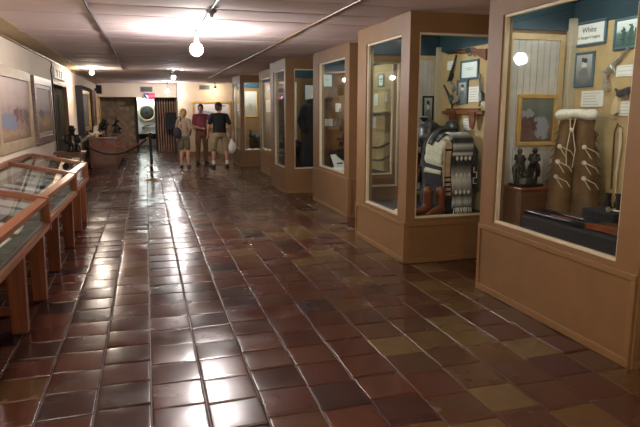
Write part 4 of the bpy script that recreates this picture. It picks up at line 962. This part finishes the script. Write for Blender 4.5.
# ------------------------------------------------------------------ statue on a shelf stand, cabinet, stanchion and ropes
t = thing('pedestal_table', 'small wooden pedestal table under the black statue', 'pedestal table', (-1.29, 11.0, 0))
G().box(-.26, .24, -.22, .22, .80, .835, .006).build('tabletop', M['red_wood'], t)
G().box(-.22, .20, -.18, .18, .74, .80, .004).build('apron', M['dark_wood'], t)
for x in (-.2, .17):
    for y in (-.16, .16): G().cyl((x, y, 0), (x, y, .76), .018, .024).build('leg', M['dark_wood'], t, smooth=True)
G().box(-.2, .18, -.16, .16, .16, .18).build('lower_shelf', M['dark_wood'], t)
g = G(); g.box(-.11, .11, -.09, .09, 0, .05, .006)
caps(g, [((0, 0, .06), .10), ((0, .01, .16), .09), ((0, 0, .25), .075), ((.0, 0, .31), .035)])
caps(g, [((-.085, 0, .26), .035), ((-.12, -.03, .17), .03), ((-.05, -.09, .13), .025)]); caps(g, [((.085, 0, .26), .035), ((.11, -.04, .18), .03), ((.04, -.10, .14), .025)])
caps(g, [((-.05, -.05, .1), .05), ((-.06, -.12, .08), .04), ((-.06, -.13, .02), .035)]); caps(g, [((.05, -.05, .1), .05), ((.06, -.12, .08), .04), ((.06, -.13, .02), .035)])
g.ball((0, -.01, .37), .055, (1, 1.05, 1.15)); g.ball((0, -.01, .395), .085, (1, 1, .14)); g.ball((0, -.005, .42), .05, (1, 1, .7)); g.ball((0, -.065, .365), .012)
tag(remesh(g, 'seated_statue', M['bronze'], None, .007, 2, (-1.26, 11.0, .836), .35), 'black bronze statue of a seated hatted figure on the pedestal table', 'statue')

M['cab_wood'] = wood('dark_red_cabinet_wood', (.11, .032, .015), .3, 'Y')
t = thing('wooden_cabinet', 'long low reddish wooden cabinet behind the rope along the wall', 'cabinet', (-1.1, 18.2, 0))
CX0, CX1, CY0, CY1 = -.34, .32, -2.2, 2.5
G().box(CX0, CX1, CY0, CY1, .08, .80, .006).build('body', M['cab_wood'], t)
G().box(CX0 + .03, CX1 - .04, CY0 + .04, CY1 - .04, 0, .08).build('plinth', M['dark_wood'], t)
G().box(CX0 - .01, CX1 + .04, CY0 - .04, CY1 + .04, .80, .85, .008).build('top_board', M['cab_wood'], t)
for k in range(5):
    y = CY0 + .1 + k * .92; d = G().box(CX1, CX1 + .018, y, y + .82, .14, .52, .004).build('door', M['red_wood_y'], t); G().ball((CX1 + .03, y + .75, .36), .018).build('knob', M['brass'], d)
    d = G().box(CX1, CX1 + .018, y, y + .82, .56, .75, .004).build('drawer', M['red_wood_y'], t); G().ball((CX1 + .03, y + .41, .65), .018).build('knob', M['brass'], d)
d = G().box(CX0 + .06, CX1 - .06, CY0 - .014, CY0, .14, .52, .004).build('end_panel', M['dark_wood'], t)
G().box(CX0 + .06, CX1 - .06, CY0 - .014, CY0, .57, .75, .004).build('end_panel', M['cab_wood'], t)
g = G(); g.box(-.15, .15, -.08, .08, 0, .03, .005); horse_rider(g, .0, 0, .025, 1.25, .9); caps(g, [((-.06, -.05, .3), .05), ((.06, .04, .4), .05)])
tag(remesh(g, 'bronco_bronze', M['bronze'], None, .009, 1, (-1.12, 16.6, .851)), 'dark bronze bucking horse and rider on the near end of the cabinet', 'sculpture')
t = thing('longhorn_skull', 'pale longhorn skull lying on the cabinet by the bucking bronze', 'skull', (-1.28, 16.25, .851), .2)
g = G(); caps(g, [((0, 0, .06), .06), ((0, -.10, .045), .04), ((0, -.16, .03), .028)]); caps(g, [((-.05, .01, .08), .022), ((-.14, 0, .1), .018), ((-.2, -.03, .15), .008)]); caps(g, [((.05, .01, .08), .022), ((.14, 0, .1), .018), ((.2, -.03, .15), .008)])
remesh(g, 'skull_and_horns', M['ivory'], t, .008, 2)
g = G(); g.box(-.14, .14, -.14, .14, 0, .04, .006); caps(g, [((0, 0, .04), .11), ((.02, 0, .18), .08), ((-.01, 0, .30), .05), ((0, 0, .40), .025), ((.0, 0, .50), .012)]); caps(g, [((.03, 0, .2), .07), ((.13, -.05, .14), .03)]); caps(g, [((-.03, 0, .24), .06), ((-.12, .04, .22), .03)]); caps(g, [((0, -.02, .36), .04), ((.09, -.02, .36), .018)])
tag(remesh(g, 'peaked_bronze', M['bronze'], None, .011, 1, (-.90, 19.2, .851)), 'dark peaked bronze group standing farther along the cabinet', 'sculpture')
t = thing('glass_dish', 'small clear dish on the cabinet edge between the bronzes', 'dish', (-.86, 17.4, .851))
G().lathe([(.05, 0), (.09, .03), (.10, .06), (.09, .06), (.05, .015)], n=20).build('bowl', M['silver'], t, smooth=True)

M['stand_brass'] = mat('brown_brass', (.34, .19, .11), .3, .6)
t = thing('rope_stanchion', 'black stanchion post with a ringed base holding the ropes', 'stanchion', (.06, 13.45, 0))
G().lathe([(.17, 0), (.17, .012), (.10, .03), (.04, .045), (.03, .06)], n=28).build('base', M['stand_brass'], t, smooth=True)
G().cyl((0, 0, .05), (0, 0, .97), .032).build('pole', M['black_metal'], t, smooth=True)
g = G()
for z in (.17, .32): g.lathe([(.033, z), (.11, z + .004), (.13, z + .014), (.11, z + .026), (.033, z + .03)], n=24)
g.build('base_ring', M['stand_brass'], t, smooth=True)
G().lathe([(.045, .95), (.05, .965), (.05, 1.0), (.03, 1.01), (.03, 1.02), (.045, 1.035), (.03, 1.06), (.005, 1.065)], n=20).build('cap', M['black_metal'], t, smooth=True)
def rope(label, p, q, sag, m, r=.022):
    t = thing('barrier_rope', label, 'rope', ((p[0] + q[0]) / 2, (p[1] + q[1]) / 2, min(p[2], q[2]) - sag), 0, 'barrier ropes'); L = Vector(t.location)
    pts = []
    for i in range(25):
        f = i / 24; v = Vector(p).lerp(Vector(q), f); v.z -= sag * 4 * f * (1 - f); pts.append(v - L)
    G().tube(pts, r, 10).build('cord', M[m], t, smooth=True)
    for a, b in ((pts[0], pts[1]), (pts[-1], pts[-2])):
        d = (b - a).normalized(); G().cyl(a - d * .05, a + d * .03, .024).build('end_hook', M['brass'], t, smooth=True)
rope('black barrier rope sagging from the stanchion to the wall', (.0, 13.50, .93), (-1.56, 16.1, .68), .30, 'rope')
rope('red barrier rope sagging from the stanchion to the cabinet end', (.03, 13.51, .95), (-1.15, 15.90, .82), .22, 'red_rope', .014)
tag(G().cyl((WX, 16.15, .68), (WX + .05, 16.15, .68), .02).box(WX, WX + .01, 16.1, 16.2, .62, .74).build('wall_hook', M['brass'], smooth=True), 'small brass wall hook holding the end of the black rope', 'hook')

# ------------------------------------------------------------------ people
SK = [mat('skin_fair', (.50, .27, .19), .55, var=.08, scale=12), mat('skin_tanned', (.44, .22, .15), .55, var=.08, scale=12)]
M['hair_blonde'] = mat('blonde_hair', (.40, .26, .12), .6, var=.45, scale=30, bump=.4); M['hair_dark'] = mat('dark_hair', (.04, .028, .02), .6, var=.3, scale=30)
M['khaki'] = mat('khaki_cloth', (.25, .19, .11), .85, var=.12, scale=20); M['beige_shirt'] = mat('beige_shirt_cloth', (.36, .27, .21), .85, var=.12, scale=20); M['grey_shorts'] = mat('olive_grey_cloth', (.14, .12, .085), .85, var=.15)
M['maroon'] = mat('maroon_plaid_cloth', (.22, .045, .07), .85, var=.25, scale=40); M['brown_pants'] = mat('brown_trouser_cloth', (.14, .065, .03), .85, var=.12)
M['navy'] = mat('black_navy_cloth', (.006, .006, .011), .85, var=.2); M['shoe'] = mat('black_shoe_leather', (.012, .011, .011), .45); M['sock'] = mat('white_sock', (.7, .68, .64), .9)
M['bag'] = mat('blue_grey_bag', (.016, .024, .032), .7, var=.2); M['plastic'] = mat('white_plastic_bag', (.72, .68, .64), .5, var=.08); M['eye'] = mat('eye_dark', (.02, .015, .012), .3); M['lip'] = mat('lip_tone', (.40, .14, .11), .5)
def dense(*P):
    for a, b in zip(P, P[1:]):
        for k in range(5): yield tuple(u + (v - u) * k / 5 for u, v in zip(a, b))
    yield P[-1]
def person(label, loc, rz, h, skin, arms, shirt, legwear, shorts, hair, gender='m', head=(0, 0), stance=.10, bulk=1.0, cap=None, shoe='shoe', sock=None, belt=None, hairlen=0):
    """Faces -y locally. arms = ((elbow, wrist), ...) for its right (-x) then left (+x) side; head = (turn, nod)."""
    s = h / 1.75; t = thing('person', label, 'person', loc, rz); S = Matrix.Scale(s, 4)
    sw = (.185 if gender == 'm' else .155) * (1 + (bulk - 1) * .6); B = bulk
    knee = lambda k: (k * (stance + .01), -.015, .49); ank = lambda k: (k * (stance + .02), .02, .09)
    hipx = .085 * B
    g = G(S)
    for k in (-1, 1):
        caps(g, [((k * hipx, 0, .90), .085 * B), ((k * (stance), -.005, .70), .073 * B), (knee(k), .054), ((k * (stance + .015), .02, .36), .054), ((k * (stance + .02), .02, .20), .036), (ank(k), .035)])
        caps(g, [((k * (stance + .02), .045, .045), .036), ((k * (stance + .025), -.04, .045), .036), ((k * (stance + .04), -.14, .028), .032)])
    # trunk and neck
    for (z, rx, ry) in dense((.93, .150, .112), (1.03, .145, .108), (1.12, .142, .106), (1.22, .152, .110), (1.32, .162, .110), (1.395, .15, .095)): g.ball((0, 0, z), 1, (rx * B * (1 if gender == 'm' else .9), ry * B, .075), 18, 10)
    caps(g, [((-sw * .92, 0, 1.42), .055), ((0, .01, 1.43), .07), ((sw * .92, 0, 1.42), .055)]); caps(g, [((0, .01, 1.42), .058), ((0, -.005, 1.53), .05)])
    for k, (el, wr) in zip((-1, 1), arms):
        sh = Vector((k * sw, 0, 1.41)); el = Vector(el); wr = Vector(wr); d = (wr - el).normalized()
        caps(g, [(sh, .055), (sh.lerp(el, .5), .046), (el, .038), (el.lerp(wr, .35), .039), (wr, .027)])
        pl = wr + d * .075; caps(g, [(wr, .026), (pl, .030)])
        side = d.cross(Vector((0, 1, 0))); side = side.normalized() if side.length > .1 else Vector((1, 0, 0)); nrm = side.cross(d).normalized()
        for q, (o_, ln) in enumerate(((-.027, .068), (-.009, .08), (.009, .075), (.026, .058))):
            r0 = pl + side * o_; r1 = r0 + d * ln * .55 - nrm * .006; r2 = r1 + d * ln * .42 - nrm * .026; caps(g, [(r0, .0105), (r1, .009), (r2, .0075)])
        th = wr + d * .03; q1 = th - side * .045 * k + d * .02; q2 = q1 + d * .04 - nrm * .012; caps(g, [(th, .014), (q1, .012), (q2, .009)])
    H = S @ Matrix.Translation((0, -.01, 1.54)) @ Matrix.Rotation(head[0], 4, 'Z') @ Matrix.Rotation(head[1], 4, 'X')
    g.M = H
    g.ball((0, .005, .115), .1, (.78, .98, 1.08), 20, 14); g.ball((0, -.035, .065), .065, (.88, .9, 1.0)); g.ball((0, -.06, .025), .03, (1.1, .8, .8)); caps(g, [((0, 0, .03), .05), ((0, .005, -.03), .048)])
    caps(g, [((0, -.094, .105), .010), ((0, -.108, .078), .014)]); g.ball((0, -.088, .128), .02, (2.0, .5, .4))
    for k in (-1, 1): g.ball((k * .079, .01, .09), .026, (.35, .75, 1.15)); g.ball((k * .04, -.07, .075), .022)
    remesh(g, 'body', skin, t, .0085 * s, 3)
    g = G(H)
    for k in (-1, 1): g.ball((k * .031, -.088, .108), .009, (1.2, .6, .7))
    g.build('eyes', M['eye'], t, smooth=True)
    G(H).ball((0, -.093, .043), .016, (1.3, .4, .35)).build('mouth', M['lip'], t, smooth=True)
    # hair
    g = G(H); g.ball((0, .018, .128), .104, (.84, 1.0, 1.02), 20, 12); g.ball((0, .05, .08), .085, (.9, .7, 1.0))
    if hairlen: g.ball((0, .055, .0), .08, (1.1, .75, 1.5)); g.ball((-.065, .02, .06), .035, (.6, 1, 1.8)); g.ball((.065, .02, .06), .035, (.6, 1, 1.8))
    for f in [0]:
        pass
    o = remesh(g, 'hair', M[hair], t, .011 * s, 2)
    # trim the hair off the face: keep what lies behind a tilted plane through the brow
    bm = bmesh.new(); bm.from_mesh(o.data)
    Hn = H.to_3x3() @ Vector((0, 1, .42)); bmesh.ops.bisect_plane(bm, geom=bm.verts[:] + bm.edges[:] + bm.faces[:], plane_co=H @ Vector((0, -.045, .135)), plane_no=Hn, clear_inner=True)
    bm.to_mesh(o.data); bm.free()
    if cap:
        c = G(H); c.ball((0, .01, .155), .105, (.86, 1.02, .82), 20, 10); c.box(-.065, .065, -.20, -.05, .138, .156, .004); remesh(c, 'cap', M[cap], t, .009 * s, 2)
    # clothes
    g = G(S)
    for (z, rx, ry) in dense((.97, .168, .128), (1.03, .164, .125), (1.12, .162, .123), (1.22, .170, .126), (1.32, .180, .125), (1.39, .165, .108)): g.ball((0, 0, z), 1, (rx * B * (1 if gender == 'm' else .9), ry * B, .075), 18, 10)
    caps(g, [((-sw * .95, 0, 1.415), .066), ((0, .01, 1.42), .08), ((sw * .95, 0, 1.415), .066)]); g.ball((0, .008, 1.47), .066, (1, 1, .55))
    for k, (el, wr) in zip((-1, 1), arms):
        sh = Vector((k * sw, 0, 1.41)); el = Vector(el); caps(g, [(sh, .068), (sh.lerp(el, .4), .062), (sh.lerp(el, .72), .060)])
    remesh(g, 'shirt', M[shirt], t, .012 * s, 4)
    g = G(S)
    for (z, rx, ry) in dense((.88, .165, .125), (.95, .167, .127), (1.0, .16, .122)): g.ball((0, 0, z), 1, (rx * B * (1 if gender == 'm' else .92), ry * B, .075), 18, 10)
    for k in (-1, 1):
        if shorts: caps(g, [((k * hipx, 0, .88), .098 * B), ((k * stance, -.005, .70), .095 * B), ((k * (stance + .008), -.01, shorts), .088 * B)])
        else: caps(g, [((k * hipx, 0, .88), .098 * B), ((k * stance, -.005, .70), .088 * B), (knee(k), .075), ((k * (stance + .015), .02, .3), .07), ((k * (stance + .02), .02, .09), .066)])
    remesh(g, 'shorts' if shorts else 'trousers', M[legwear], t, .012 * s, 4)
    if belt: G(S).lathe([(.158 * B, .985), (.168 * B, .985), (.170 * B, 1.025), (.158 * B, 1.025)], n=28).build('belt', M[belt], t, smooth=True).data.transform(Matrix.Diagonal((1.02, .80, 1, 1)))
    for k in (-1, 1):
        g = G(S); caps(g, [((k * (stance + .02), .05, .048), .044), ((k * (stance + .025), -.04, .048), .043), ((k * (stance + .04), -.15, .034), .038)]); g.box(k * (stance + .028) - .042, k * (stance + .028) + .042, -.17, .085, 0.002, .02, .004)
        if gender == 'm': g.ball((k * (stance + .02), .03, .085), .043)
        remesh(g, 'shoe', M[shoe], t, .009 * s, 2)
        if sock: G(S).cyl((k * (stance + .02), .02, .09), (k * (stance + .02), .02, .21), .043, .044, n=16).build('sock', M[sock], t, smooth=True)
    return t, s
w1, s1 = person('blonde person in a beige top and dark shorts, shoulder bag on one arm', (.95, 16.2, 0), PI - .25, 1.57, SK[0], (((-.21, .03, 1.15), (-.16, -.16, 1.02)), ((.22, .02, 1.14), (.22, -.05, .90))), 'beige_shirt', 'grey_shorts', .60, 'hair_blonde', 'f', (-.95, .08), .085, .95, hairlen=1)
b = thing('shoulder_bag', 'dark blue-grey bag hanging from the shoulder of the blonde person', 'bag', (.765, 16.1, .80), -.25)
g = G(); g.ball((0, 0, .15), .14, (.85, .5, 1.05)); g.box(-.10, .10, -.055, .055, .03, .2, .03); remesh(g, 'pouch', M['bag'], b, .012, 3)
G().tube([(-.10, 0, .28), (-.05, 0, .44), (.04, .03, .575), (.09, .06, .56), (.10, .07, .4), (.11, .0, .28)], .012).build('strap', M['bag'], b, smooth=True)
person('person in a maroon shirt and brown trousers, facing the hall', (1.50, 17.2, 0), .25, 1.70, SK[1], (((-.24, -.02, 1.13), (-.06, -.20, 1.06)), ((.38, .02, 1.24), (.47, -.16, 1.36))), 'maroon', 'brown_pants', 0, 'hair_dark', 'm', (-.55, .18), .11, 1.0, belt='shoe')
person('person in a black cap, black shirt and khaki shorts, back to the hall', (1.87, 15.9, 0), PI + .1, 1.73, SK[1], (((-.30, .05, 1.14), (-.31, -.05, .90)), ((.30, .05, 1.14), (.31, -.05, .90))), 'navy', 'khaki', .54, 'hair_dark', 'm', (-1.15, .05), .165, 1.10, 'navy', sock='sock')
b = thing('plastic_bag', 'white plastic bag hanging from the hand of the person in black', 'bag', (2.19, 15.88, .40))
g = G(); g.ball((0, 0, .16), .14, (.8, .55, 1.15)); g.box(-.07, .07, -.04, .04, .02, .14, .02); caps(g, [((0, 0, .28), .05), ((-.01, 0, .36), .025)]); remesh(g, 'sack', M['plastic'], b, .012, 2)
